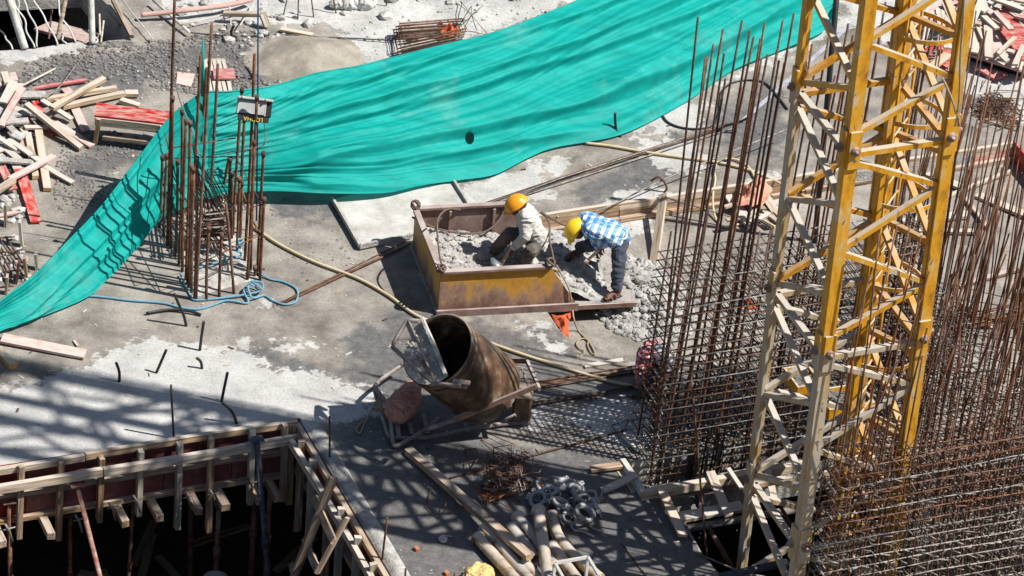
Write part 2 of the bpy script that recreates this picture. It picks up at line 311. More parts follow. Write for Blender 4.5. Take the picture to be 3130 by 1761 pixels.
def slab_material():
    M = bpy.data.materials.new('site concrete'); M.use_nodes = True; n = M.node_tree.nodes; L = M.node_tree.links; b = n['Principled BSDF']
    tc = n.new('ShaderNodeTexCoord')
    def noi(s, d=6, r=.6):
        q = n.new('ShaderNodeTexNoise'); q.inputs['Scale'].default_value = s; q.inputs['Detail'].default_value = d; q.inputs['Roughness'].default_value = r; L.new(tc.outputs['Object'], q.inputs[0]); return q.outputs[0]
    def ma(op, a, c, d=None):
        q = n.new('ShaderNodeMath'); q.operation = op
        for i, v in enumerate((a, c, d)):
            if v is None: continue
            if isinstance(v, (int, float)): q.inputs[i].default_value = v
            else: L.new(v, q.inputs[i])
        return q.outputs[0]
    def mr(a, lo, hi, x=0, y=1):
        q = n.new('ShaderNodeMapRange'); q.interpolation_type = 'SMOOTHSTEP'
        for i, v in enumerate((lo, hi, x, y)): q.inputs[i+1].default_value = v
        L.new(a, q.inputs[0]); return q.outputs[0]
    def ramp(a, cols, st):
        q = n.new('ShaderNodeValToRGB'); L.new(a, q.inputs[0])
        while len(q.color_ramp.elements) < len(cols): q.color_ramp.elements.new(.5)
        for e, c, s in zip(q.color_ramp.elements, cols, st): e.position = s; e.color = (*c, 1)
        return q.outputs[0]
    def mix(f, a, c, mode='MIX'):
        q = n.new('ShaderNodeMix'); q.data_type = 'RGBA'; q.blend_type = mode
        if isinstance(f, (int, float)): q.inputs[0].default_value = f
        else: L.new(f, q.inputs[0])
        L.new(a, q.inputs[6]); L.new(c, q.inputs[7]); return q.outputs[2]
    at = lambda nm: (lambda q: (setattr(q, 'attribute_name', nm), q.outputs['Fac'])[1])(n.new('ShaderNodeAttribute'))
    mid, fine, big, grit = noi(2.2, 9, .68), noi(34, 5, .7), noi(.55, 5), noi(150, 3, .6)
    base = ramp(ma('MULTIPLY_ADD', mid, .6, ma('MULTIPLY', big, .4)), [(.105, .093, .081), (.195, .177, .156), (.28, .255, .226), (.345, .32, .29)], [.34, .46, .57, .71])
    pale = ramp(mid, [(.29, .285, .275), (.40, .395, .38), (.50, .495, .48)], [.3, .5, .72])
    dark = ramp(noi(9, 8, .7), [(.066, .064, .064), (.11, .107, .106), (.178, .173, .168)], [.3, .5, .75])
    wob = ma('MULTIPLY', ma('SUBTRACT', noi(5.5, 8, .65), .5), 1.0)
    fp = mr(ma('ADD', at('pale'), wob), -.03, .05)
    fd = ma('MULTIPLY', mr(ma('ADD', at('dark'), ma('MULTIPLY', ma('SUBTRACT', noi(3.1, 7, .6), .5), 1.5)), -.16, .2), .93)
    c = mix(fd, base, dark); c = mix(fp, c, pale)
    g = ramp(fine, [(.72, .72, .72), (1, 1, 1), (1.22, 1.22, 1.22)], [.3, .5, .72]); c = mix(1.0, c, g, 'MULTIPLY')
    g2 = ramp(grit, [(.7, .7, .7), (1, 1, 1), (1.3, 1.3, 1.3)], [.3, .5, .7]); c = mix(.7, c, g2, 'MULTIPLY')
    L.new(c, b.inputs['Base Color'])
    L.new(mr(ma('SUBTRACT', fd, ma('MULTIPLY', mid, .5)), -.3, .55, .92, .52), b.inputs['Roughness']); b.inputs['Specular IOR Level'].default_value = .35
    h = ma('ADD', ma('MULTIPLY', fine, .6), ma('ADD', ma('MULTIPLY', grit, .35), ma('MULTIPLY', mid, 1.2)))
    bu = n.new('ShaderNodeBump'); bu.inputs['Strength'].default_value = .55; bu.inputs['Distance'].default_value = .012; L.new(h, bu.inputs['Height']); L.new(bu.outputs[0], b.inputs['Normal'])
    return M
slabm = slab_material()
def ground():
    polys = [PIT, HOLE, SHAFT, NWHOLE, RECESS]
    pts = []; edges = []
    for q in polys:
        ring = []
        for i in range(len(q)):
            a = q[i]; c = q[(i+1) % len(q)]; k = max(1, int((c-a).length/.3))
            for t in range(k):
                p = a.lerp(c, t/k); ring.append(p)
        o = len(pts); pts += [Vector((p.x, p.y)) for p in ring]; edges += [(o+i, o+(i+1) % len(ring)) for i in range(len(ring))]
    o = len(pts); B = 45
    for x, y in ((-B, -B), (B, -B), (B, B), (-B, B)): pts.append(Vector((x, y)))
    edges += [(o, o+1), (o+1, o+2), (o+2, o+3), (o+3, o)]
    y = -7.2
    while y < 10.2:
        x = -8.2
        st = .085 if y > 3.4 else .13
        while x < 8.2:
            pts.append(Vector((x+jit(.02), y+jit(.02)))); x += st
        y += st
    vs, es, fs, *_ = delaunay_2d_cdt(pts, edges, [], 0, 1e-5)
    main = []; rec = []
    for f in fs:
        c = sum((vs[i] for i in f), Vector((0, 0)))/len(f)
        if any(inside(c, q) for q in (PIT, HOLE, SHAFT, NWHOLE)): continue
        (rec if inside(c, RECESS) else main).append(list(f))
    for nm, F, z0 in (('concrete_ground', main, 0), ('recess_floor', rec, RZ)):
        used = sorted({i for f in F for i in f}); mp = {i: k for k, i in enumerate(used)}
        V3 = [(vs[i].x, vs[i].y, z0+(relief(vs[i].x, vs[i].y) if z0 == 0 and not (abs(vs[i].x) > 8.3 or abs(vs[i].y) > 10.3) else 0)) for i in used]
        me = bpy.data.meshes.new(nm); me.from_pydata(V3, [], [[mp[i] for i in f] for f in F])
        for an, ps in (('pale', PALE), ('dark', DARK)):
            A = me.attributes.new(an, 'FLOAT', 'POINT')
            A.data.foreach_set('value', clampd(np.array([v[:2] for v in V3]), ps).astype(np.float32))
        bm = bmesh.new(); bm.from_mesh(me); bmesh.ops.recalc_face_normals(bm, faces=bm.faces)
        if sum(f.normal.z for f in bm.faces) < 0: bmesh.ops.reverse_faces(bm, faces=bm.faces)
        for f in bm.faces: f.smooth = True
        bm.to_mesh(me); bm.free(); me.materials.append(slabm)
        o = bpy.data.objects.new(nm, me); COL.objects.link(o); struct(o)
    b = MB()                                   # cut edges of the slab
    for q, d in ((PIT, SLAB_T), (HOLE, SLAB_T), (SHAFT, SLAB_T), (NWHOLE, .5), (RECESS, -RZ)):
        for i in range(len(q)):
            a = q[i]; c = q[(i+1) % len(q)]; k = max(1, int((c-a).length/.3)); out = (c-a).cross(ZZ).normalized()*0
            for t in range(k):
                p = a.lerp(c, t/k); r = a.lerp(c, (t+1)/k)
                zp = relief(p.x, p.y) if q is NWHOLE else 0; zr = relief(r.x, r.y) if q is NWHOLE else 0
                b.add([(p.x, p.y, zp), (r.x, r.y, zr), (r.x, r.y, -d), (p.x, p.y, -d)], [(0, 1, 2, 3)])
    struct(b.build('slab_edge', cementm))
    b = MB(); b.add([(-45, -45, -3.4), (45, -45, -3.4), (45, 45, -3.4), (-45, 45, -3.4)], [(0, 1, 2, 3)])
    struct(b.build('basement_floor', mat('basement dirt', [(.04, .035, .03), (.09, .08, .07)], rough=.9, bump=.5, bscale=8)))
ground()
# loose stones and grit: nobody could count them
def rock(b, p, r, sub=0, flat=.75):
    bm = bmesh.new(); bmesh.ops.create_icosphere(bm, subdivisions=1+sub, radius=r)
    s = Vector((jit(50), jit(50), jit(50))); sx, sy, sz = 1+jit(.3), 1+jit(.3), flat+jit(.15)
    a = random.uniform(0, 6.28); ca, sa = math.cos(a), math.sin(a); vs = []
    for v in bm.verts:
        k = 1+.38*noise.noise(v.co/r*1.1+s)+(.18*noise.noise(v.co/r*3+s) if sub else 0)
        x, y, z = v.co.x*k*sx, v.co.y*k*sy, v.co.z*k*sz; vs.append((p[0]+x*ca-y*sa, p[1]+x*sa+y*ca, p[2]+z))
    b.add(vs, [[v.index for v in f.verts] for f in bm.faces], False); bm.free()
TETS = []
def pebble(b, p, r):                           # cheap rounded stone
    p = Vector(p); g0 = random.uniform(0, 6); vs = []; q = [random.uniform(.7, 1.25) for _ in range(6)]
    for z, k in ((-.35, .75), (.1, 1.0), (.5, .62)):
        for i in range(5): g = g0+i*1.2566+z*.5; vs.append(p+Vector((math.cos(g)*q[i]*k*1.1, math.sin(g)*q[i]*k, z+jit(.12)))*r)
    o = [(10, 11, 12, 13, 14)]
    for j in (0, 5):
        for i in range(5): o.append((j+i, j+(i+1) % 5, j+5+(i+1) % 5, j+5+i))
    b.add(vs, o)
def scatter(name, pg, nn, r0, r1, m, big=False, z=0, power=2.5):
    xs = [p[0] for p in pg]; ys = [p[1] for p in pg]; b = MB(); k = 0
    while k < nn:
        p = (random.uniform(min(xs), max(xs)), random.uniform(min(ys), max(ys))); k += 1
        if not inside(p, pg) or inside(p, NWHOLE) or inside(p, PIT): continue
        if noise.noise(Vector((p[0]*1.4, p[1]*1.4, 5))) < -.15 and random.random() < .7: continue
        r = r0+(r1-r0)*random.random()**power; zz = z+relief(p[0], p[1])
        (rock if big else pebble)(b, (p[0], p[1], zz+r*.2), r)
    return stuff(b.build(name, m))
gravel_dark = mat('gravel', [(.085, .08, .075), (.15, .142, .135), (.26, .25, .24)], scale=30, detail=2, rough=.9, bump=0)
gravel_pale = mat('pale stones', [(.26, .25, .235), (.38, .37, .35), (.52, .51, .49)], scale=12, detail=2, rough=.9, bump=.2)
BAND = poly('D', [(60, 160), (260, 105), (420, 100), (560, 80), (720, 80), (760, 130), (700, 210), (560, 250), (430, 230), (330, 215), (60, 215)])
scatter('gravel', BAND, 5200, .010, .034, gravel_dark)
scatter('gravel', poly('D', [(170, 330), (430, 330), (370, 420), (250, 520), (130, 540), (140, 420)]), 1500, .008, .026, gravel_dark)
scatter('gravel', poly('D', [(0, 0), (2575, 0), (2575, 1449), (0, 1449)]), 1500, .006, .016, gravel_pale)
scatter('gravel', poly('D', [(300, 200), (700, 120), (720, 260), (400, 560), (200, 640)]), 650, .007, .022, gravel_pale)
scatter('gravel', poly('D', [(660, 500), (1000, 500), (1000, 640), (760, 700)]), 450, .006, .018, gravel_dark)
scatter('rubble', poly('D', [(340, -40), (700, -60), (1500, -60), (1900, -60), (1700, 10), (1250, 30), (830, 62), (640, 75), (560, 80), (430, 60)]), 520, .02, .11, gravel_pale, True)
scatter('rubble', poly('D', [(520, 85), (720, 75), (710, 140), (560, 150)]), 70, .02, .07, gravel_pale, True)
scatter('gravel', poly('D', [(850, 60), (1900, -60), (1900, 40), (1000, 170), (860, 190)]), 1500, .008, .03, gravel_pale)
def litter(nn, m_, x0=0, y0=0, x1=2575, y1=1449):
    b = MB()
    for k in range(nn):
        p = G('D', random.uniform(x0, x1), random.uniform(y0, y1), .006)
        if any(inside(p, q) for q in (PIT, HOLE, SHAFT, NWHOLE, RECESS)): continue
        a = random.uniform(0, 3.14); X = Vector((math.cos(a), math.sin(a), jit(.1))).normalized(); Y = ZZ.cross(X).normalized(); b.box(p+ZZ*relief(p.x, p.y), random.uniform(.02, .09), random.uniform(.008, .025), .006, X, Y, X.cross(Y))
    return stuff(b.build('litter', m_))
litter(150, wood); litter(60, whitem); litter(70, rust_dull); litter(20, wood_brown)
# sand heap
def heap(name, f, cx, cy, rx, ry, h, m, label, cat, rot=0, n=44, rough=.12, z0=0.0):
    c = G(f, cx, cy, z0); b = MB(); vs = []; fs = []
    for j in range(n+1):
        for i in range(n+1):
            a, d = 2*i/n-1, 2*j/n-1; r = math.hypot(a, d); x = a*rx; y = d*ry
            if rot: x, y = x*math.cos(rot)-y*math.sin(rot), x*math.sin(rot)+y*math.cos(rot)
            e = 1-min(1, r+.12*noise.noise(Vector((a*2, d*2, cx*.01))))
            z = h*(e*e*(3-2*e))**.8+rough*h*noise.fractal(Vector((x*6, y*6, 2)), 1, 2, 4)*min(1, e*4)-.02
            vs.append((c.x+x, c.y+y, z0+z+(relief(c.x+x, c.y+y) if z0 == 0 else 0)))
    for j in range(n):
        for i in range(n): fs.append((j*(n+1)+i, j*(n+1)+i+1, (j+1)*(n+1)+i+1, (j+1)*(n+1)+i))
    b.add(vs, fs, True); o = b.build(name, m); return tag(o, label, cat)
heap('sand_heap', 'A3', 560, 430, .85, .8, .2, mat('sand', [(.20, .175, .145), (.27, .24, .20), (.33, .30, .255)], scale=3, rough=.95, bump=.4, bscale=60, fine=.12), 'low heap of brown-grey sand behind the green net', 'sand')
# ================================================================== PIT FORMWORK (bottom left)
fw_ = thing('slab_formwork', 'red-faced timber formwork lining the edge of the dark square opening', 'formwork', loc=G('S', 917, 1283))
P0 = G('S', 0, 1429)-Vector((0, 0, 0)); P1 = G('S', 917, 1283); P2 = G('S', 1197, 1761)
d1 = (P1-P0).normalized(); n1 = d1.cross(ZZ).normalized()        # towards the opening (towards the camera)
d2 = (P2-P1).normalized(); n2 = -d2.cross(ZZ).normalized()
n2 = n2 if n2.x < 0 else -n2
n1 = n1 if n1.y < 0 else -n1
def wallpt(o, d, n, s, out, z): return o+d*s+n*out+ZZ*z
L1 = (P1-P0).length; L2 = (P2-P1).length+1.2
# plywood facing panels, 5 along the back edge, 3 along the right edge
for k in range(6):
    a = -1.3+(L1+1.3)*k/6+.004; c = -1.3+(L1+1.3)*(k+1)/6-.004; b = MB()
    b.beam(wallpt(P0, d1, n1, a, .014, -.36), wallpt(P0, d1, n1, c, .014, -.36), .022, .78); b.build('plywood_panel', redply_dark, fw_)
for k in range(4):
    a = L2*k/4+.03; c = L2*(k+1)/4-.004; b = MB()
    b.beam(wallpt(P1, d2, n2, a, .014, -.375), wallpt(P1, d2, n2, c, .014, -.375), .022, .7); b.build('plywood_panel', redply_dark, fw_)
# horizontal battens: top rail, middle, bottom and a proud waler
for z, out, t, ww in ((.01, .055, .06, .075), (-.36, .055, .06, .06), (-.68, .055, .06, .06)):
    for (a, c) in ((-1.3, .95), (.96, L1-.05)):
        plank3('batten', wallpt(P0, d1, n1, a, out, z), wallpt(P0, d1, n1, c, out, z-.01), t, ww, wood_brown if z < 0 else wood, parent=fw_)
plank3('waler', wallpt(P0, d1, n1, -1.3, .20, -.15), wallpt(P0, d1, n1, 1.12, .20, -.13), .06, .10, wood, parent=fw_)
plank3('waler', wallpt(P0, d1, n1, 1.13, .205, -.13), wallpt(P0, d1, n1, L1-.02, .20, -.10), .06, .10, wood_grey, parent=fw_)
# upright studs
for (x, yt, yb, m_) in ((140, 565, 1030, wood_brown), (400, 530, 1045, wood_brown), (667, 510, 920, wood_brown), (925, 465, 885, wood_grey), (1180, 420, 975, wood_grey), (1385, 375, 990, wood_brown), (1655, 325, 810, wood_grey), (1870, 290, 790, wood_brown), (-100, 600, 1050, wood)):
    # find s on back edge for this pixel
    pt = onplane('A6', x, yt, P0+n1*.13, n1); pb = onplane('A6', x-18, yb, P0+n1*.13, n1)
    pt.z = min(pt.z, .10)
    plank3('stud', pt, pb, .085, .06, m_, parent=fw_, roll=math.pi/2 if False else 0)
# joist ends poking out below
for (x, y) in ((340, 905), (830, 790), (1055, 770), (1310, 800), (1490, 735), (1480, 780), (1830, 640), (1720, 645), (20, 1060)):
    q = onplane('A6', x, y, P0+n1*.42, n1); q.z = min(q.z, -.74)
    plank3('joist', q-n1*.75, q, .085, .085, wood_brown, parent=fw_)
# steel wedge clamps
for (x, y) in ((740, 850), (1240, 780), (1400, 760), (1650, 690), (520, 930), (60, 990), (900, 800)):
    q = onplane('A6', x, y, P0+n1*.24, n1); b = MB()
    b.tube([q+d1*-.05+ZZ*.10, q+ZZ*.0, q+d1*.04-ZZ*.16], .014, 6); b.tube([q+d1*-.07+ZZ*.02, q+d1*.07+ZZ*.035], .009, 5); b.build('clamp', wire_grey, fw_)
# right side: battens, studs
for z, out in ((-.02, .055), (-.3, .055), (-.58, .055)):
    plank3('batten', wallpt(P1, d2, n2, .06, out, z), wallpt(P1, d2, n2, L2, out, z), .06, .07, wood_brown, parent=fw_)
plank3('waler', wallpt(P1, d2, n2, .25, .19, -.10), wallpt(P1, d2, n2, L2, .19, -.12), .06, .09, wood_grey, parent=fw_)
for s, lo in ((.1, 1.05), (.42, 1.2), (.8, 1.15), (1.35, 1.3), (1.75, 1.1), (2.3, 1.25), (2.8, 1.2)):
    plank3('stud', wallpt(P1, d2, n2, s, .125, .03), wallpt(P1, d2, n2, s+.03, .13, -lo), .08, .06, random.choice((wood_brown, wood_grey)), parent=fw_)
# concrete lip along the right edge
b = MB(); k = 26
for i in range(k):
    s0, s1 = .25+(L2-.25)*i/k, .25+(L2-.25)*(i+1)/k; h0 = .03+.02*noise.noise(Vector((s0*3, 1, 0))); h1 = .03+.02*noise.noise(Vector((s1*3, 1, 0)))
    a = -n2
    b.add([wallpt(P1, d2, a, s0, .03, .0), wallpt(P1, d2, a, s1, .03, .0), wallpt(P1, d2, a, s1, .06, h1), wallpt(P1, d2, a, s0, .06, h0), wallpt(P1, d2, a, s1, .17, h1*.9), wallpt(P1, d2, a, s0, .17, h0*.9), wallpt(P1, d2, a, s1, .2, 0), wallpt(P1, d2, a, s0, .2, 0)],
          [(0, 1, 2, 3), (3, 2, 4, 5), (5, 4, 6, 7)], True)
b.build('concrete_lip', cementm, fw_)
# loose crossed boards leaning in the corner
GB = 'crossed boards leaning against the right side of the opening'
for (x1, y1, x2, y2, w_) in ((2190, 640, 1930, 1290, .10), (2280, 905, 2080, 1270, .11), (2065, 775, 2190, 1060, .08), (2000, 1040, 2085, 1250, .08), (1915, 1210, 1945, 1320, .08)):
    p = onplane('A6', x1, y1, P1+n2*.30, n2); q = onplane('A6', x2, y2, P1+n2*.62, n2)
    plank3('leaning_board', p, q, w_, .035, wood_brown, 'rough brown board propped crosswise inside the right side of the pit', 'board', GB, roll=.9)
# adjustable steel props
def prop(x1, y1, x2, y2, out1, out2, m_, label, r=.03):
    p = onplane('A6', x1, y1, P0+n1*out1, n1); q = onplane('A6', x2, y2, P0+n1*out2, n1)
    e = q+(q-p).normalized()*(((q.z+3.38)/max(.2, (p-q).normalized().z)) if p.z > q.z+.2 else 1)
    t = thing('steel_prop', label, 'prop', 'props under the slab edge', loc=e)
    b = MB(); b.tube([p, e], r, 8); b.build('tube', m_, t)
    k = p.lerp(e, .35); b = MB(); b.tube([k, k+(e-p).normalized()*.12], r*1.5, 8); b.build('collar', m_, t)
    b = MB(); b.box(p+ZZ*.01, .16, .12, .012, d1, n1, ZZ); b.build('head_plate', m_, t)
redpaint = mat('red prop paint', [(.15, .06, .045), (.27, .12, .095), (.34, .26, .21)], scale=14, rough=.6, bump=.15)
bluepaint = mat('blue prop paint', [(.025, .027, .04), (.05, .052, .072), (.11, .105, .115)], scale=14, rough=.6, bump=.15)
prop(505, 690, 655, 1288, .22, .75, redpaint, 'reddish telescopic prop slanting down under the red formwork')
prop(1683, 395, 1760, 1288, .26, .6, bluepaint, 'dark blue flat-headed prop against the formwork corner', .035)
prop(1440, 760, 1420, 1200, -.5, -.5, steel_rust, 'brown prop standing in a white bucket below the slab')
prop(875, 800, 845, 1288, -.25, -.25, rust, 'thin rusty prop hanging from a joist below the slab', .02)
prop(460, 880, 460, 1288, -.3, -.3, rust, 'rusty prop in the dark behind the reddish prop', .024)
prop(1250, 700, 1250, 1200, -.9, -.9, rust, 'rusty prop in the dark between two pale studs', .028)
prop(1780, 600, 1750, 1150, -.2, -.2, steel_rust, 'grey prop in the dark beside the blue prop', .03)
prop(1680, 640, 1650, 1200, -.8, -.8, steel_rust, 'dim prop standing far in under the slab corner', .03)
prop(60, 800, 65, 1288, .1, .1, rust, 'dark prop under the outer end of the formwork', .028)
bw = MB(); q = RY('A6', 1410, 1420, (P0+d1*2.9).y-.0); bw.lathe([(.13, -.05), (.15, .26), (.135, .26), (.12, -.03)], 20, q, ZZ)
tag(bw.build('white_bucket', whitem), 'white plastic bucket hung on a prop in the dark opening', 'bucket')
# debris in the dark below
for k in range(9):
    p = P0+d1*random.uniform(.6, 4.0)-n1*random.uniform(.4, 2.6); p.z = -3.36+.04*k*.3; a = random.uniform(0, 3.1)
    plank3('scrap_board', p, p+Vector((math.cos(a), math.sin(a), 0))*random.uniform(.6, 1.5), .1, .03, wood_brown, 'scrap board lying in the dark on the basement floor', 'board', 'scrap boards on the basement floor')
# starter bars standing on the slab
def bar3(name, p, q, r, m_, parent=None, n=6, k=4, bend=0.0):
    p = Vector(p); q = Vector(q); s = Vector((jit(1), jit(1), 0))*bend; b = MB()
    b.tube([p.lerp(q, i/k)+s*math.sin(math.pi*i/k) for i in range(k+1)], r, n); return b.build(name, m_, parent)
def upbar(name, f, bx, by, tx, ty, r, m_, label=None, cat='bar', group=None, parent=None, z=-.03, bend=0.0, zb=0.0):
    p = G(f, bx, by, zb); q = RY(f, tx, ty, p.y); p = p+(p-q).normalized()*(-z)
    o = bar3(name, p, q, r, m_, parent, bend=bend)
    if label: tag(o, label, cat, group)
    return o
upbar('starter_bar', 'D', 437, 1103, 430, 968, .014, black, 'straight black bar standing alone on pale concrete beside the pit')
upbar('starter_bar', 'D', 829, 1155, 829, 1047, .013, rust_dull, 'short dark bar standing by the pit corner under the bucket shadow')
upbar('starter_bar', 'A6', 2508, 1178, 2541, 905, .014, rust, 'leaning ribbed bar on the concrete lip of the pit')
for (bx, by, tx, ty) in ((322, 1260, 327, 1118), (752, 1230, 757, 1103), (675, 1260, 678, 1148)):
    upbar('starter_bar', 'A7', bx, by, tx, ty, .012, rust, 'rusty bar stub sticking up near the yellow sack', 'bar', 'bar stubs by the yellow sack')
# bent black conduits cast into the slab
def path3(name, f, pts, r, m_, label, cat, group=None, n=6, sm=5, ys=None):
    """pts: (x, y, z) pixels with height above the slab"""
    b = MB(); b.tube(spline([G(f, x, y, z) for x, y, z in pts], sm), r, n); return tag(b.build(name, m_), label, cat, group)
def conduit(f, pts, label):
    p = G(f, *pts[0]); b = MB(); q = [p-ZZ*.02, p]+[RY(f, x, y, p.y) for x, y in pts[1:]]
    b.tube(spline(q, 5), .017, 7); tag(b.build('conduit', black), label, 'conduit', 'black conduits cast into the slab')
conduit('A2', [(1375, 1200), (1355, 1120), (1320, 1040), (1285, 960)], 'leaning black conduit beside the blue rope')
conduit('A2', [(1475, 1380), (1490, 1260), (1505, 1165)], 'straight black conduit stub at the rim of the pale concrete')
conduit('D', [(393, 938), (405, 910), (418, 880)], 'slanted black conduit stub with a tape cap on pale concrete')
conduit('D', [(300, 960), (300, 935), (292, 912)], 'short curved black conduit above the boards on pale concrete')
conduit('D', [(508, 927), (505, 910), (494, 900)], 'tiny curled conduit stub on pale concrete')
conduit('D', [(557, 1010), (565, 970), (572, 937)], 'upper conduit of the knotted pair on pale concrete')
conduit('D', [(595, 1065), (583, 1035), (558, 1012)], 'lower curved conduit of the knotted pair on pale concrete')
conduit('B4', [(280, 345), (245, 290), (233, 200), (232, 130)], 'bent conduit standing before the green net')
conduit('A3', [(180, 590), (150, 530), (120, 490)], 'black conduit stub on dirt behind the green net')
conduit('A1', [(1710, 270), (1708, 230), (1725, 190)], 'black conduit stub beside pale rubble')
conduit('B1', [(600, 840), (650, 800), (740, 775), (800, 745)], 'low black conduit bent along the slab behind the tall bars')
path3('conduit', 'A2', [(1080, 1105, .03), (1250, 1080, .03), (1400, 1090, .04), (1485, 1118, .02)], .017, black, 'black conduit offcut lying flat below the blue rope', 'conduit', 'black conduits cast into the slab')
# ================================================================== NORTH-WEST HOLE with collapsed props
def nw(name, x1, y1, x2, y2, r, m_, label, z1=-.9, z2=0.02, cat='pole', wob=0):
    p = G('B7', x2, y2, z2); q = RY('B7', x1, y1, p.y+.25); b = MB(); k = 18
    b.tube([p.lerp(q, i/k)+Vector((noise.noise(Vector((i*.14, x1*.1, 0)))*wob*1.6, 0, 0)) for i in range(k+1)], r, 7); return tag(b.build(name, m_), label, cat)
pole_grey = mat('limy pole', [(.3, .31, .27), (.45, .46, .42), (.6, .6, .57)], scale=8, rough=.9, bump=.4, bscale=40)
nw('post', 130, -60, 410, 800, .05, pole_grey, 'thick ribbed grey post at the far broken hole')
nw('post', 1490, -60, 1515, 715, .042, pole_grey, 'limy pole standing at the lip of the far hole')
nw('post', 1080, -40, 945, 655, .03, wood_brown, 'brown bamboo pole with node rings in the far hole', cat='pole')
for i, (x1, y1, x2, y2, l) in enumerate(((-30, 430, 210, 815, 'pale wire curving down at the outer lip of the far hole'), (200, -20, 570, 785, 'pale wire crossing the thick ribbed post'), (395, -20, 630, 775, 'knotted pale wire between the ribbed post and the bamboo'), (560, -20, 950, 735, 'long straight pale wire ending at the bamboo foot'), (915, -20, 1235, 690, 'wavy white wire right of the bamboo pole'), (940, 470, 1090, 710, 'short pale wire beside the bamboo foot'), (1490, 380, 1555, 715, 'thin wire beside the limy pole'), (280, -20, 400, 690, 'thin grey wire hanging behind the ribbed post'))):
    nw('wire', x1, y1, x2, y2, .011, whitem if i != 7 else pole_grey, l, cat='wire', wob=.05)
for i, (x, y, x2, y2, l) in enumerate(((1630, 230, 1640, 580, 'grey stick in the shaded rubble slope of the far hole'), (1700, 340, 1655, 705, 'paler stick at the rubble slope of the far hole'), (850, 160, 800, 640, 'dark rod behind the wires of the far hole'))):
    nw('stick', x, y, x2, y2, .014, wood_grey if i < 2 else rust, l, cat='stick')
b = MB()                                       # rubble slope inside the hole
vs = []; fs = []; nx, ny = 40, 16
A = G('B7', -500, 900); Bq = G('B7', 2400, 560)
for j in range(ny+1):
    for i in range(nx+1):
        p = A.lerp(Bq, i/nx); t = j/ny; p = p+Vector((-.2, 1, 0)).normalized()*(t*3.6+.0)
        dep = -2.3+1.9*max(0, min(1, (i/nx-.62)/.36)) + .3*max(0, t-.45)
        p.z = dep+.25*noise.fractal(Vector((p.x*2, p.y*2, 1)), 1, 2, 5)
        p.z = min(p.z, -.12); vs.append(p)
for j in range(ny):
    for i in range(nx): fs.append((j*(nx+1)+i, j*(nx+1)+i+1, (j+1)*(nx+1)+i+1, (j+1)*(nx+1)+i))
b.add(vs, fs, True); struct(b.build('hole_floor', cementm))
plank3('fallen_board', G('B7', 700, 430, -.6), G('B7', 1500, 640, -.35), .3, .04, redply_dusty, 'dull red panel fallen inside the far hole', 'board')
plank3('fallen_board', G('B7', 1680, -10, -.1), G('B7', 2010, 420, -.12), .14, .05, wood_grey, 'grey plank leaning at the side of the far hole', 'board')
plank3('fallen_board', G('B7', 1850, -10, .1), G('B7', 2160, 600, .05), .05, .05, wood_brown, 'dark beam along the side of the far hole', 'beam')
# ================================================================== LEFT COLUMN STARTER BARS
col = thing('column_rebar', 'rusty column starter bars rising from the slab before the green net', 'rebar column', loc=G('B6', 430, 1080))
def cbar(tf, tx, ty, bx, by, r=.018, cpl=True):
    p = G('B6', bx, by); q = RY(tf, tx, ty, p.y); o = bar3('vertical_bar', p-ZZ*.03, q, r, rust, col, n=7, k=6, bend=.012)
    if cpl:
        b = MB(); d = (q-p).normalized(); b.tube([q-d*.05, q+d*.012], r*1.45, 8); b.build('coupler', rust_dull, o)
for a in ((90, 440, 72, 860), (116, 430, 97, 915), (150, 92, 138, 985), (180, 465, 165, 1030), (206, 170, 188, 1080), (230, 225, 208, 1120), (254, 238, 228, 1170), (262, 492, 247, 1215), (273, 512, 262, 1245), (293, 447, 280, 1285),
          (365, 860, 350, 1292), (440, 898, 425, 1268), (632, 352, 590, 1170), (690, 690, 665, 1172), (687, 418, 650, 1140), (560, 42, 505, 905), (575, 212, 552, 895), (648, 85, 610, 1120), (490, 452, 480, 885), (502, 537, 500, 930), (545, 567, 530, 1010), (560, 592, 545, 990), (636, 1090, 632, 1150)):
    cbar('B6', *a)
for a in ((536, -60, 120, 965), (648, 68, 287, 1292), (666, 196, 372, 745), (613, 170, 238, 1190), (778, 165, 575, 1060), (690, 620, 513, 1250), (700, 480, 442, 740), (632, 207, 300, 700)):
    cbar('S', *a, cpl=False)
zc = [G('B6', 82, 870), G('B6', 280, 1275), G('B6', 655, 1165), G('B6', 500, 880)]
def ring(z, r, m_, parent, pts, name='tie', j=.03):
    b = MB(); b.tube([p+ZZ*(z+jit(j)) for p in pts], r, 5, closed=True); return b.build(name, m_, parent)
for z in (.62, 1.02): ring(z, .008, rust, col, zc)
for (x1, y1, z1, x2, y2, z2) in ((82, 870, 1.35, 270, 1270, .65), (500, 880, .85, 655, 1165, .55), (280, 1275, .45, 655, 1165, .62), (100, 900, 1.2, 500, 880, 1.3)):
    b = MB(); b.tube([G('B6', x1, y1)+ZZ*z1, G('B6', x2, y2)+ZZ*z2], .008, 5); b.build('tie', rust, col)
# rough hacked concrete at the foot
b = MB(); k = 22; vs = []; fs = []
for j in range(k+1):
    for i in range(k+1):
        p = zc[0].lerp(zc[3], i/k).lerp(zc[1].lerp(zc[2], i/k), j/k); e = min(i, j, k-i, k-j)/3
        p.z = min(1, e)*(.03+.05*max(-.4, noise.fractal(Vector((p.x*7, p.y*7, 4)), 1, 2, 4)))+.004; vs.append(p)
for j in range(k):
    for i in range(k): fs.append((j*(k+1)+i, j*(k+1)+i+1, (j+1)*(k+1)+i+1, (j+1)*(k+1)+i))
b.add(vs, fs, False); b.build('concrete_foot', cementm, col)
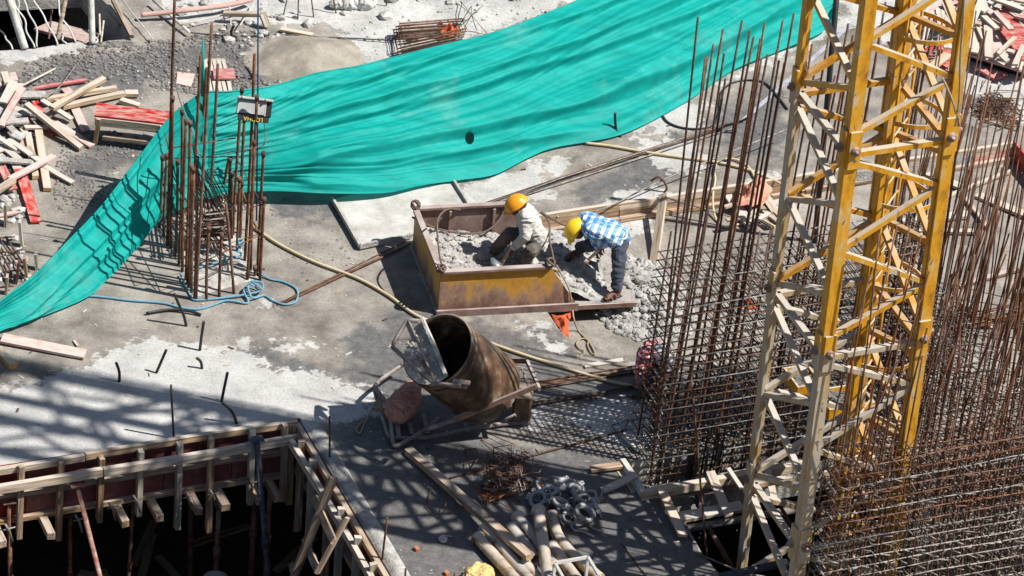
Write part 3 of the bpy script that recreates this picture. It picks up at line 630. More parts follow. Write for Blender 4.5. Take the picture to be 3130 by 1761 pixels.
# bundled links stacked between the bars
def bundle(x1, y1, x2, y2, nn, spread, z, label, r=.008, cross=Vector((0, 1, 0)), m_=steel_rust):
    t = thing('link_bundle', label, 'steel links', 'bundles of steel links inside the column bars', loc=G('B6', x1, y1, z))
    for k in range(nn):
        o = cross*(spread*(k/(nn-1)-.5))+Vector((jit(.02), jit(.02), jit(.02)))
        p = G('B6', x1, y1, z)+o; q = G('B6', x2, y2, z)+o
        d = (q-p).normalized(); e = d.cross(ZZ).normalized()
        b = MB(); b.tube([p+d*.06+ZZ*.05, p, q, q-d*.07+ZZ*.04], r, 5); b.build('link', m_, t)
bundle(290, 520, 330, 780, 9, .16, .75, 'upright bundle of dark steel links among the column bars', cross=Vector((1, 0, 0)))
bundle(330, 620, 400, 760, 10, .22, .62, 'slanting bundle of brown links in the column', cross=Vector((1, 0, 0)))
bundle(345, 520, 470, 760, 5, .2, .8, 'long pale links leaning across the column', m_=wire_grey, cross=Vector((1, 0, 0)))
for i, (y, z, l) in enumerate(((715, .55, 'topmost flat bundle of links across the column'), (795, .5, 'second flat bundle of links across the column'), (825, .45, 'third flat bundle of links across the column'), (865, .32, 'curled bundle of links low in the column'), (915, .22, 'lowest bundle of links in the column'))):
    bundle(305, y+10, 470+10*(i % 3), y-10, 9, .2, z, l)
bundle(320, 870, 430, 990, 9, .2, .15, 'bundle of links lying on the foot of the column', cross=Vector((1, 0, 0)))
# halogen flood light tied to the bars
lt = thing('flood_light', 'grey halogen flood light tied to the column bars', 'light', loc=RY('A3', 190, 800, G('B6', 580, 1060).y-.1))
LY = G('B6', 580, 1060).y-.12; lc = RY('A3', 188, 795, LY)
lx = Vector((.995, .06, -.08)).normalized(); ln = Vector((.06, -.80, .60)); ln = (ln-lx*ln.dot(lx)).normalized(); lu = ln.cross(lx)
lamp_grey = mat('lamp casting', [(.33, .33, .32), (.45, .45, .44)], rough=.5, scale=10, dust=(DUST, .3)); lamp_glass = mat('dusty lamp glass', [(.30, .31, .31), (.40, .41, .41)], rough=.25, scale=12, spec=.6, bump=.05)
b = MB(); b.box(lc-ln*.06, .40, .19, .12, lx, lu, ln); b.build('housing', black, lt, bevel=.012)
b = MB(); b.box(lc-lx*.03+ln*.004, .30, .15, .01, lx, lu, ln); b.build('glass', lamp_glass, lt)
b = MB(); b.box(lc+lu*.098-ln*.02, .41, .03, .15, lx, lu, ln); b.build('top_lip', lamp_grey, lt, bevel=.006)
for s in (-1, 1):
    b = MB(); b.box(lc-lx*.03+lx*s*.157+ln*.006, .014, .17, .014, lx, lu, ln); b.build('frame_side', lamp_grey, lt)
for s in (-.15, .12): b = MB(); b.lathe([(0, .03), (.014, .03), (.014, 0)], 8, lc+lx*s+lu*.098+ln*.05, ln); b.build('screw', lamp_grey, lt)
sgn = thing('lamp_plate', 'black plate with upside-down yellow lettering below the flood light', 'sign', loc=lc-lu*.14)
b = MB(); b.box(lc-lu*.135+ln*.004+lx*.0, .36, .06, .01, lx, lu, ln); b.build('plate', black, sgn)
def lettering(txt, c, X, Y, h, m_, parent, name='lettering'):
    cu = bpy.data.curves.new('t', 'FONT'); cu.body = txt; cu.size = h; cu.align_x = 'CENTER'; cu.align_y = 'CENTER'; cu.extrude = .001
    o = bpy.data.objects.new('t', cu); COL.objects.link(o); me = evalmesh(o); bpy.data.objects.remove(o)
    Z = X.cross(Y); R = Matrix.Identity(4)
    for i in range(3): R[i][0] = X[i]; R[i][1] = Y[i]; R[i][2] = Z[i]; R[i][3] = c[i]
    me.transform(R); me.materials.clear(); me.materials.append(m_); q = bpy.data.objects.new(name, me); COL.objects.link(q)
    if parent: adopt(q, parent)
    return q
lettering('LODHA', lc-lu*.135+ln*.012, -lx, -lu, .065, mat('yellow letters', [(.6, .42, .03), (.7, .5, .05)], rough=.6, bump=0), sgn)
b = MB(); q0 = lc+lx*.13-lu*.17; e0 = RY('B6', 300, 440, LY)
b.tube(spline([q0, RY('B6', 697, 300, LY), RY('B6', 695, 360, LY), RY('B6', 660, 385, LY), RY('B6', 540, 405, LY), RY('B6', 400, 432, LY), RY('B6', 315, 435, LY), RY('B6', 270, 300, LY), RY('B6', 200, 130, LY), RY('B6', 165, 0, LY), RY('A1', 1285, 540, LY)], 6), .007, 6)
tag(b.build('lamp_cable', mat('grey cable', [(.2, .19, .18), (.3, .28, .26)], rough=.7)), 'thin grey cable running from the flood light across the column bars', 'cable')
# ropes
b = MB(); Yr = G('B6', 640, 820).y-.25
b.tube([RY('S', 789, -60, Yr), RY('S', 788, 300, Yr), RY('B6', 645, 820, Yr)], .011, 6); tag(b.build('hanging_rope', bluerope_dark), 'taut dark blue rope hanging beside the flood light', 'rope')
rp = [(450, 980, .02), (650, 978, .02), (800, 990, .02), (950, 1010, .02), (1200, 1030, .02), (1320, 1060, .02), (1450, 1075, .02), (1560, 1050, .02), (1680, 1010, .03), (1830, 1030, .02), (1800, 940, .06), (1850, 880, .1), (1900, 870, .12), (1945, 900, .1), (1920, 940, .06), (1870, 900, .13), (1830, 900, .12), (1860, 990, .05), (1950, 975, .02), (2010, 1010, .02), (2100, 1040, .02), (2180, 1020, .02), (2200, 960, .02), (2170, 910, .02), (2080, 870, .02), (2000, 855, .02), (1930, 820, .03), (1890, 790, .05)]
path3('blue_rope', 'A2', rp, .0125, bluerope, 'pale blue rope lying across the slab with a knot at the column', 'rope')
path3('blue_rope', 'A2', [(1330, 815, .04), (1360, 880, .03), (1400, 960, .02), (1430, 1005, .02), (1550, 1002, .02), (1700, 985, .03), (1850, 960, .05), (1930, 935, .08), (1900, 900, .14), (1860, 870, .14), (1940, 880, .15)], .0125, bluerope, 'pale blue rope pulled round the foot of the column bars', 'rope')
path3('blue_rope', 'A2', [(1440, 775, .06), (1550, 745, .08), (1680, 710, .1), (1780, 680, .12), (1750, 620, .25), (1790, 570, .3), (1760, 560, .34), (1770, 610, .3), (1800, 590, .33), (1745, 640, .22), (1790, 660, .2)], .0125, bluerope, 'pale blue rope tangled inside the column bars', 'rope')
# ================================================================== GREEN NET
ST = [((-70, 985), (-70, 1075), .4, .05), ((0, 922), (0, 1011), .45, .05), ((104, 844), (83, 984), .5, .05), ((207, 740), (257, 914), .6, .05), ((306, 637), (323, 860), .7, .06), ((406, 508), (414, 765), .9, .08), ((489, 398), (480, 684), 1.15, .1), ((538, 344), (520, 655), 1.3, .12), ((621, 286), (600, 622), 1.45, .15),
      ((700, 281), (690, 596), 1.35, .2), ((832, 265), (824, 584), 1.25, .22), ((965, 226), (990, 591), 1.2, .2), ((1097, 203), (1114, 592), 1.15, .16), ((1213, 174), (1197, 588), 1.1, .12), ((1346, 141), (1288, 568), 1.1, .1), ((1500, 104), (1404, 551), 1.1, .06), ((1650, 50), (1514, 533), 1.1, .05), ((1760, 5), (1620, 480), 1.1, .05), ((1900, -60), (1702, 450), 1.1, .05), ((2050, -130), (1900, 411), 1.1, .04),
      ((2200, -200), (2093, 314), 1.1, .04), ((2330, -260), (2238, 217), 1.1, .05), ((2480, -320), (2383, 155), 1.1, .06), ((2600, -300), (2523, 92), 1.0, .08), ((2640, -250), (2556, 22), .9, .3)]
FOLDS = [([(680, 250), (900, 208), (1200, 118), (1450, 38), (1700, -60)], .07, 30, 13), ([(690, 302), (830, 275), (1100, 213), (1400, 120), (1600, 40), (1800, -40)], .09, 42, 15), ([(690, 332), (900, 290), (1150, 230), (1500, 118), (1800, 10), (2000, -70)], .08, 40, 14),
         ([(690, 424), (900, 378), (1060, 348), (1260, 308), (1450, 265), (1700, 170), (1900, 60), (2050, -30)], .13, 60, 22), ([(690, 430), (1000, 402), (1300, 355), (1480, 330)], .07, 30, 16), ([(690, 440), (800, 463), (1000, 474), (1180, 466)], .05, 24, 12), ([(1480, 365), (1600, 300), (1780, 196), (1980, 58)], .05, 30, 12), ([(690, 372), (800, 350), (980, 322)], .05, 22, 11), ([(1500, 240), (1700, 120), (1900, 0)], .04, 50, 22), ([(690, 408), (850, 372), (1000, 345)], .04, 16, 9)]
LFOLDS = [([(515, 300), (400, 428), (250, 612), (120, 735), (0, 835)], .07, 22, 13), ([(505, 330), (390, 470), (260, 640), (120, 770), (0, 850)], .05, 20, 13), ([(470, 420), (400, 520), (330, 640)], .03, 26, 16)]
def crease(F, X, Y):
    h = 0
    for pts, A, w1, w2 in F:
        pts = pts if pts[0][0] < pts[-1][0] else pts[::-1]
        x0, x1 = pts[0][0], pts[-1][0]
        if X < x0-60 or X > x1+60: continue
        for (xa, ya), (xb, yb) in zip(pts[:-1], pts[1:]):
            if X <= xb or (xb, yb) == pts[-1]:
                t = (X-xa)/(xb-xa); yc = ya+(yb-ya)*t; sl = (yb-ya)/(xb-xa); break
        fade = min(1, (X-x0+60)/140, (x1+60-X)/160); fade = max(0, fade)
        d = (Y-yc)/math.sqrt(1+sl*sl)+4*noise.noise(Vector((X*.012, yc*.01, A*50)))
        h += A*fade*(math.exp(-(d/w1)**2) if d < 0 else math.exp(-(d/(w2*.75))**1.7))
    return h
def net():
    top = spline([G('S', *a, z) for a, _, z, _ in ST], 20); bot = spline([G('S', *c, z) for _, c, _, z in ST], 20)
    nu = len(top); nv = 130; vs = []; nrm = []
    us = [0]
    for i in range(1, nu): us.append(us[-1]+(bot[i]-bot[i-1]).length)
    ucol = us[9*20-10]
    for i in range(nu):
        t = top[min(i+1, nu-1)]-top[max(i-1, 0)]; dn = bot[i]-top[i]; nn = t.cross(dn).normalized()
        if nn.y > 0: nn = -nn
        u = us[i]; du = u-ucol; a = abs(du)
        for j in range(nv+1):
            v = j/nv; p = top[i].lerp(bot[i], v); edge = min(1, v*9+.15, (1-v)*12+.1); X, Y = proj(p); X /= 1.21553; Y /= 1.21553
            if du > 0:
                h = crease(FOLDS, X, Y)*1.7
                near = math.exp(-a*1.1)
                h += .045*near*noise.noise(Vector((v*17, u*1.3, 3)))+.016*noise.noise(Vector((v*9+u*.5, u*.5, 7)))+.005*noise.noise(Vector((v*30+u*1.5, u*1.6, 6)))
                ph = (v-.8)/(.35+.15*min(a, 5))*9+.25*noise.noise(Vector((u*.6, v*2, 1)))
                h += .020*(1-2.6*abs(noise.noise(Vector((ph, u*.16, 4.4)))))+.013*(1-2.6*abs(noise.noise(Vector((ph*2.3, u*.3, 14.4)))))
                sag = .10*math.sin(math.pi*v)*min(1, a)
            else:
                h = crease(LFOLDS, X, Y)*1.5+.02*noise.noise(Vector((v*4+u*.4, u*.5, 12.3)))+.007*noise.noise(Vector((v*14+u, u*1.4, 2)))+.025*math.exp(-a*2.2)*noise.noise(Vector((v*9, u*1.6, 3)))
                h += .012*(1-2.6*abs(noise.noise(Vector((v*5, u*.3, 31)))))+.005*(1-2.6*abs(noise.noise(Vector((v*16+u*.4, u*.5, 41)))))
                sag = .10*math.sin(math.pi*v)
            p = p+nn*(h*edge)-nn*sag*.6-ZZ*sag*.25
            if p.z < .012: p.z = .012
            vs.append(p); nrm.append(nn)
    hx, hy = px('D', 1181, 347); rx, ry = 14, 20                  # torn hole
    fs = []; keep = set(); gone = set()
    for i in range(nu-1):
        for j in range(nv):
            q = (i*(nv+1)+j, (i+1)*(nv+1)+j, (i+1)*(nv+1)+j+1, i*(nv+1)+j+1)
            X, Y = proj(vs[q[0]].lerp(vs[q[2]], .5))
            if ((X-hx)/rx)**2+((Y-hy)/ry)**2 < 1: gone.update(q); continue
            keep.update(q); fs.append(q)
    for k in keep & gone:
        X, Y = proj(vs[k]); e = math.hypot((X-hx)/rx, (Y-hy)/ry); vs[k] = onplane('S', hx+(X-hx)/e, hy+(Y-hy)/e, vs[k], nrm[k])
    return vs, fs, top
nv_, nf_, ntop = net()
b = MB(); b.add(nv_, nf_, True)
def net_material():
    M = bpy.data.materials.new('green shade net'); M.use_nodes = True; n = M.node_tree.nodes; L = M.node_tree.links; p = n['Principled BSDF']
    tc = n.new('ShaderNodeTexCoord'); mp = n.new('ShaderNodeMapping'); mp.inputs['Rotation'].default_value = (0, 0, -BA); mp.inputs['Scale'].default_value = (.5, 4, 4); L.new(tc.outputs['Object'], mp.inputs[0])
    a = n.new('ShaderNodeTexNoise'); a.inputs['Scale'].default_value = 1.6; a.inputs['Detail'].default_value = 8; a.inputs['Roughness'].default_value = .62; L.new(mp.outputs[0], a.inputs[0])
    c = n.new('ShaderNodeValToRGB'); L.new(a.outputs[0], c.inputs[0]); e = c.color_ramp.elements
    e[0].position = .3; e[0].color = (.001, .275, .245, 1); e[1].position = .5; e[1].color = (.002, .355, .32, 1)
    q = e.new(.66); q.color = (.006, .40, .36, 1); q = e.new(.80); q.color = (.14, .48, .41, 1)
    sc_ = n.new('ShaderNodeTexNoise'); sc_.inputs['Scale'].default_value = .9; sc_.inputs['Detail'].default_value = 9; sc_.inputs['Roughness'].default_value = .75; L.new(tc.outputs['Object'], sc_.inputs[0])
    sr = n.new('ShaderNodeMapRange'); sr.inputs[1].default_value = .56; sr.inputs[2].default_value = .74; sr.inputs[4].default_value = .42; L.new(sc_.outputs[0], sr.inputs[0])
    sp = n.new('ShaderNodeTexNoise'); sp.inputs['Scale'].default_value = 42; sp.inputs['Detail'].default_value = 1; L.new(tc.outputs['Object'], sp.inputs[0])
    s2 = n.new('ShaderNodeMapRange'); s2.inputs[1].default_value = .74; s2.inputs[2].default_value = .80; s2.inputs[4].default_value = .6; L.new(sp.outputs[0], s2.inputs[0])
    mxx = n.new('ShaderNodeMath'); mxx.operation = 'MAXIMUM'; L.new(sr.outputs[0], mxx.inputs[0]); L.new(s2.outputs[0], mxx.inputs[1])
    wx = n.new('ShaderNodeMix'); wx.data_type = 'RGBA'; wx.inputs[7].default_value = (.26, .50, .45, 1); L.new(mxx.outputs[0], wx.inputs[0]); L.new(c.outputs[0], wx.inputs[6])
    L.new(wx.outputs[2], p.inputs['Base Color']); p.inputs['Roughness'].default_value = .62; p.inputs['Specular IOR Level'].default_value = .25
    w1 = n.new('ShaderNodeTexNoise'); w1.inputs['Scale'].default_value = 26; w1.inputs['Detail'].default_value = 5; L.new(mp.outputs[0], w1.inputs[0])
    bu = n.new('ShaderNodeBump'); bu.inputs['Strength'].default_value = .35; bu.inputs['Distance'].default_value = .01; L.new(w1.outputs[0], bu.inputs['Height']); L.new(bu.outputs[0], p.inputs['Normal'])
    tr = n.new('ShaderNodeBsdfTranslucent'); tr.inputs[0].default_value = (.0, .42, .38, 1); ms = n.new('ShaderNodeMixShader'); ms.inputs[0].default_value = .3
    L.new(p.outputs[0], ms.inputs[1]); L.new(tr.outputs[0], ms.inputs[2]); L.new(ms.outputs[0], n['Material Output'].inputs[0])
    return M
netm = net_material()
gn = thing('green_net', 'long turquoise shade net draped across the site behind the column bars', 'net', loc=G('S', 1400, 555))
sheet = b.build('sheet', netm, gn)
b = MB(); b.tube([p+ZZ*.004 for p in ntop[::3]], .012, 5); b.build('hem', netm, gn)
b = MB(); tp = G('S', 621, 286, 1.45); b.tube([tp+ZZ*0, RY('A1', 1497, 520, tp.y), RY('A1', 1497, 300, tp.y)], [.035, .022, .012], 7); b.build('tied_corner', netm, gn)
tb = MB(); tb.tube([Vector((tp.x-.03, tp.y+.05, -.02)), Vector((tp.x-.02, tp.y+.04, 1.4)), RY('A1', 1500, 300, tp.y+.04)], .018, 6)
tag(tb.build('net_post', rust), 'rusty bar holding up the tied corner of the green net', 'post')
# ================================================================== CRANE MAST
SU, SV = 1.20, 1.33                            # mast plan, from its joints
ML = G('S', 2266, 1660); MM = ML+V*SV; MR = MM+U*SU; MBk = ML+U*SU
mast = thing('crane_mast', 'yellow lattice tower crane mast standing in the shaft opening', 'crane', loc=(ML+MR)/2-ZZ*3.3)
zj = RY('S', 2600, 458, MM.y).z; SEC = zj-RY('S', 2512, 1078, MM.y).z       # joint height and section height from the middle leg
ZTOP = zj+SEC*4.05; ZBOT = -3.3
zs = []; z = zj
while z-SEC > ZBOT: z -= SEC
while z < ZTOP: zs.append(z); z += SEC
cuts = [ZBOT]+zs+[ZTOP]
for P, LEGW in ((ML, .12), (MM, .135), (MR, .125), (MBk, .17)):
    for a, c in zip(cuts[:-1], cuts[1:]):
        b = MB(); inn = ((ML+MR)/2-P); sx = 1 if inn.dot(U) > 0 else -1; sy = 1 if inn.dot(V) > 0 else -1
        m_ = yellow_dusty if (P is MM and c < zj-.5) or (P is ML and c < zj+.1) else yellow
        # angle section: two flanges meeting at the outer corner
        t = .034
        b.box(P+U*sx*(LEGW/2-.02)+V*sy*(t/2-.02)+ZZ*(a+c)/2, LEGW, t, c-a-.006, U, V, ZZ); b.box(P+U*sx*(t/2-.02)+V*sy*(LEGW/2-.02+t/2)+ZZ*(a+c)/2, t, LEGW-t-.002, c-a-.008, U, V, ZZ)
        if P is not ML:                        # boxed legs
            b.box(P+U*sx*(LEGW-.035)+V*sy*(LEGW/2+.001)+ZZ*(a+c)/2, .03, LEGW-t-.034, c-a-.01, U, V, ZZ); b.box(P+U*sx*(LEGW/2-.005)+V*sy*(LEGW-.02)+ZZ*(a+c)/2, LEGW-t-.004, .03, c-a-.012, U, V, ZZ)
        lg = b.build('leg', m_, mast)
        for q in (a, c):                       # connection lugs, plates and pins
            if q in (ZBOT, ZTOP): continue
            for (nv, off) in ((-U*sx, V*sy), (-V*sy, U*sx)):
                cc = P+nv*.035+off*.06+ZZ*q; k = -1 if q == c else 1
                b = MB(); b.box(cc+ZZ*k*.11, .028, .13, .22, nv, off, ZZ); b.build('lug', m_, lg)
                if k > 0: b = MB(); b.lathe([(0, .045), (.05, .045), (.05, -.02)], 12, cc+nv*.0, nv); b.lathe([(0, .075), (.022, .075), (.022, .04)], 8, cc, nv); b.build('pin', steel_rust, lg)
def leg_at(P): return P+((ML+MR)/2-P).normalized()*.07
ft = {'LM': (ML, MM), 'MR': (MM, MR), 'RB': (MR, MBk), 'BL': (MBk, ML)}
offs = {'LM': ((0, -.32), (1, -.82), (0, -1.62), (1, -2.1), (0, -2.86)), 'MR': ((0, -.2), (1, -.75), (0, -1.48), (1, -2.15), (0, -2.75)), 'RB': ((0, -.3), (1, -.85), (0, -1.6), (1, -2.1), (0, -2.8)), 'BL': ((1, -.3), (0, -.85), (1, -1.55), (0, -2.1), (1, -2.8))}
sc = SEC/2.9
for fn, (A_, B_) in ft.items():
    a0, b0 = leg_at(A_), leg_at(B_); nrm = (a0+b0)/2-(ML+MR)/2; nrm.normalize()
    for zt in zs+[ZTOP]:
        if zt-SEC < -1.7 and zt < 0: continue
        m_ = (yellow_dusty if zt < zj+.3 else yellow) if fn in ('LM', 'MR') else (yellow_dusty if zt < zj-.2 and fn == 'BL' else yellow_shaded)
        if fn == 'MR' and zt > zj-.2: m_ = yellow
        up = nrm
        b = MB(); b.beam(a0+ZZ*(zt-.10), b0+ZZ*(zt-.10), .06, .068, up); b.build('strut', m_, mast)
        if zt > zj+2.3*SEC:                    # unseen upper mast: one long diagonal a side, to make its shadow streakier
            b = MB(); b.beam(a0+ZZ*(zt-.2), b0+ZZ*(zt-SEC+.1), .06, .06, up); b.build('brace', m_, mast); continue
        nd = [((a0, b0)[i]+ZZ*(zt+o*sc)) for i, o in offs[fn]]
        for p, q in zip(nd[:-1], nd[1:]):
            if min(p.z, q.z) < ZBOT: continue
            b = MB(); b.beam(p, q, .055, .066, up); b.build('brace', m_, mast)
# ladder with safety hoops beside the back leg
lad = thing('mast_ladder', 'yellow ladder with round safety hoops inside the crane mast', 'ladder', loc=MBk-ZZ*3.3)
lr = MBk+U*.16+V*.02; ll = MBk+U*(-.18)+V*.36; hd = (lr-ll).normalized(); hn = hd.cross(ZZ).normalized(); hn = hn if hn.y < 0 else -hn
for q in (lr, ll): b = MB(); b.beam(q-ZZ*2.5, q+ZZ*ZTOP, .05, .022, hn); b.build('rail', yellow, lad)
z = -2.2
while z < ZTOP:
    b = MB(); b.tube([lr+ZZ*z, ll+ZZ*z], .013, 6); b.build('rung', yellow, lad); z += .30
z = -.6
while z < ZTOP:
    cc = (lr+ll)/2; rr = (lr-ll).length/2; pts = []
    for k in range(13):
        g = math.pi*k/12; pts.append(cc+hd*rr*math.cos(g)*1.25+hn*rr*1.9*math.sin(g)+ZZ*(z+.0))
    b = MB()
    for p, q in zip(pts[:-1], pts[1:]): b.beam(p, q, .012, .05, ZZ)
    b.build('hoop', yellow_dusty if z < 2 else yellow, lad); z += 1.02
# rope tied to the right leg
MRt = RY('B5', 1060, 0, MR.y-.25)
ropem = mat('hemp rope', [(.26, .2, .13), (.4, .32, .22)], scale=60, rough=.95, bump=.6, bscale=150)
b = MB(); Yp = MR.y-.22
b.tube(spline([RY('B5', 1080, -60, Yp), RY('B5', 1060, 300, Yp), RY('B5', 1035, 650, Yp), RY('B5', 1030, 950, Yp), RY('B5', 1010, 1210, Yp), RY('B5', 985, 1250, Yp), RY('B5', 960, 1150, Yp), RY('B5', 900, 1000, Yp), RY('B5', 835, 865, Yp)], 6), .013, 6)
for k in range(9): b.tube([RY('B5', 995, 1250, Yp), RY('B5', 1005+jit(20), 1320, Yp-.01), RY('B5', 1010+jit(45), 1400, Yp+jit(.05))], .005, 4)
tag(b.build('tied_rope', ropem), 'frayed hemp rope knotted round the right leg of the crane mast', 'rope')
# gravel-filled yellow trays hung low in the mast
gr_m = mat('grey aggregate', [(.12, .115, .11), (.2, .19, .185)], scale=30, rough=.95, bump=.8, bscale=60, bdist=.03)
def tray(f, x, y, z, lx_, ly_, label):
    c = G(f, x, y, z); t = thing('ballast_tray', label, 'tray', loc=c); b = MB()
    b.box(c, lx_, ly_, .03, U, V, ZZ); b.build('floor', yellow_dusty, t)
    for s in (-1, 1):
        b = MB(); b.box(c+U*s*(lx_/2-.012)+ZZ*.08, .024, ly_-.05, .16, U, V, ZZ); b.build('side', yellow, t); b = MB(); b.box(c+V*s*(ly_/2-.012)+ZZ*.08, lx_, .024, .158, U, V, ZZ); b.build('side', yellow, t)
    b = MB()
    for k in range(220): pebble(b, c+U*jit(lx_/2-.05)+V*jit(ly_/2-.05)+ZZ*(.07+random.random()*.06), random.uniform(.015, .035))
    stuff(b.build('aggregate', gr_m, t))
tray('C1', 340, 470, 1.2, .55, .4, 'yellow tray of grey aggregate on the back of the mast')
tray('C1', 95, 350, 1.25, .3, .4, 'small tray of grey aggregate behind the middle leg of the mast')
# ================================================================== REBAR CAGES
def cage(name, label, O, du, dv, wu, wv, z0, z1, nu, nv, dz, bars, lean=(0, 0), r=.0125, rt=.0062, dup=1.0, m_=rust_dull, tm=wire_grey):
    """O: back-left foot; du/dv unit directions; wu x wv footprint; bars: list of (su, row, height)"""
    t = thing(name, label, 'rebar cage', loc=O+ZZ*z0); LN = Vector((lean[0], lean[1], 0))
    at = lambda a, c, z: O+du*a+dv*c+ZZ*z+LN*(z-z0)
    for (a, c, h, jx, jy) in bars:
        b = MB(); p = at(a, c, z0); zt = h; k = 5; pts = []
        for i in range(k+1):
            z = z0+(zt-z0)*i/k; e = max(0, (z-z1))/max(.5, zt-z1+.01); pts.append(at(a, c, z)+Vector((jx, jy, 0))*e*e*.6+Vector((.05+jx*.5, jy*.3, 0))*max(0, z-z1))
        b.tube(pts, r, 6); b.build('vertical_bar', m_ if random.random() < .6 else rust, t)
    z = z0+.06
    while z <= z1+.001:
        b = MB(); jz = [jit(.018) for _ in range(40)]
        for s, c in ((-1, -.016), (1, wv+.016)):
            b.tube([at(-.09-jit(.06), c, z+jz[0]*1.6), at(wu*.25, c+jit(.008), z+jit(.02)), at(wu*.5, c+jit(.008), z+jit(.02)), at(wu*.75, c+jit(.008), z+jit(.02)), at(wu+.08+jit(.06), c, z+jz[1]*1.6)], rt*1.1, 5)
        for s, a in ((0, -.016), (1, wu+.016)): b.tube([at(a, -.07, z+jz[2]), at(a, wv+.07, z+jz[3])], rt, 5)
        for i in range(nu):
            a = wu*(i+.5)/nu+jit(.025); q = .035
            b.tube([at(a+q, .02, z+jit(.03)+.01), at(a, -.02, z+jit(.03)), at(a+jit(.05), wv+.02, z+jit(.04)), at(a+q+jit(.03), wv+.07+jit(.05), z+.02+jit(.02))], rt, 4)
        for i in range(nv):
            c = wv*(i+1)/(nv+1)+jit(.02); b.tube([at(-.02, c, z+jit(.02)), at(wu+.02, c, z+jit(.02))], rt, 4)
        b.build('tie_layer', tm if random.random() < .75 else m_, t); z += dz*(1+jit(.05))
    return t, at
# middle cage (back wall of the shaft), with the tall bars seen against the net
MC = G('S', 1922, 1408, -.35); wu, wv = 3.0, .60
MCt = RY('S', 2026, 768, MC.y).z
lean_m = ((RY('S', 2026, 768, MC.y)-MC).x/(MCt-MC.z)-.0, 0)
rowB = lambda a: MC+U*a
tops = [(483, 110), (530, 362), (545, 362), (582, 280), (642, 185), (648, 340), (657, 500), (762, 130), (755, 555), (811, 195), (835, 235), (878, 245), (905, 145), (923, 345), (885, 370), (985, 310), (1020, 130), (995, 385), (1030, 400), (1090, 85), (1205, 280), (1230, 410), (1435, 150), (1463, 225), (1310, 240), (1395, 560), (1500, 180), (1545, 320), (1350, 480), (1640, 200), (1670, 15), (1790, 330), (1850, 240), (1880, 430), (1910, 180), (1950, 100), (1990, 90), (1760, 560), (1930, 330)]
bars = []
mc_t = thing('rebar_cage', 'dark reinforcement cage with tall rusty bars between the heap and the crane mast', 'rebar cage', loc=MC)
def lean_at(z): return Vector((lean_m[0]*(z-MC.z), 0, 0))
for i, (tx, ty) in enumerate(tops):
    c = (0, wv)[i % 2] if i % 5 else random.choice((0, wv, wv/2))
    # slide along the row until the leaning bar passes through its tip pixel
    best = None
    for k in range(121):
        a = wu*k/120; p = MC+U*a+V*c; q = RY('B1', tx, ty, p.y); e = abs((q.x-p.x)/(q.z-p.z)-lean_m[0]-.012*math.sin(i*2.1))
        if best is None or e < best[0]: best = (e, p, q)
    e, p, q = best; b = MB(); md = p.lerp(q, .45)+Vector((.02*math.sin(i*1.7), 0, 0)); b.tube(spline([p, md, q], 4), .0135, 6); b.build('vertical_bar', rust if i % 3 else rust_dull, mc_t)
for i in range(17):                            # bars that stop lower
    for c in (0, wv):
        a = wu*(i+.5)/17+jit(.04); zt = MCt+random.choice((-.9, -.4, .0, .1, .25, .5)); p = MC+U*a+V*c
        b = MB(); b.tube([p, p+ZZ*(zt-MC.z)+lean_at(zt)], .0125, 6); b.build('vertical_bar', rust_dull, mc_t)
z = MC.z+.08; li = 0
atm = lambda a, c, z: MC+U*a+V*c+ZZ*z-ZZ*MC.z*1+ZZ*0+lean_at(z)
def atm(a, c, z): p = MC+U*a+V*c+lean_at(z); p.z = z; return p
while z <= MCt:
    b = MB()
    for c in (-.018, wv+.018): b.tube([atm(-.05+jit(.03), c, z+jit(.02)), atm(wu*.3, c, z+jit(.012)), atm(wu*.65, c, z+jit(.012)), atm(wu+.06+jit(.04), c, z+jit(.02))], .0076, 5)
    for a in (-.018, wu+.018): b.tube([atm(a, -.06, z+jit(.02)), atm(a, wv+.06, z+jit(.02))], .0076, 5)
    b.tube([atm(-.02, wv*.5, z), atm(wu, wv*.5, z+jit(.02))], .006, 4)
    for i in range(4 if .6 < z < 2.2 else 0, 24):
        a = wu*(i+.5)/24+jit(.02); b.tube([atm(a+.04, .03, z+.015), atm(a, -.025, z+jit(.02)), atm(a+.02, wv+.025, z+jit(.02)), atm(a+.06, wv-.03, z+.015)], .0056, 4)
    b.build('tie_layer', wire_grey if li % 3 == 0 else rust_dull, mc_t); z += .115; li += 1
# front and right walls of the shaft: dense bars before the mast
FO = G('S', 2448, 1880, -.1); FZ1 = RY('S', 2503, 1352, FO.y).z
fb = []
for i in range(30):
    for c in (0, .34): fb.append((2.75*(i+.5)/30+jit(.04), c, FZ1+random.choice((.1, .5, 1.0, 1.5, 1.9, 2.2, 2.6, 3.0))+jit(.25), jit(.16), jit(.16)))
cage('rebar_cage', 'dense front reinforcement cage with a forest of leaning bars hiding the mast foot', FO, U, V, 2.75, .34, -.1, FZ1, 26, 1, .125, fb, lean=(.012, 0), r=.0105, rt=.0072, m_=rust)
RO = G('S', 2660, 1275, -.1)
rb = []
for i in range(20):
    for c in (0, .36): rb.append((3.0*(i+.5)/20+jit(.03), c, 2.1+random.choice((.0, .3, .8, 1.2, 1.5, 1.8, 2.2))+jit(.2), jit(.12), jit(.12)))
cage('rebar_cage', 'reinforcement cage running from the middle cage towards the front cage right of the mast', RO, V, U, 3.0, .36, -.1, 2.05, 16, 1, .15, rb, lean=(.015, 0), r=.0098, rt=.0062, m_=rust)
RO2 = G('S', 3060, 1500, -.1); rb = []
for i in range(18):
    for c in (0, .34): rb.append((2.6*(i+.5)/18+jit(.03), c, 2.0+random.choice((.0, .4, .9, 1.4, 1.8))+jit(.2), jit(.12), jit(.12)))
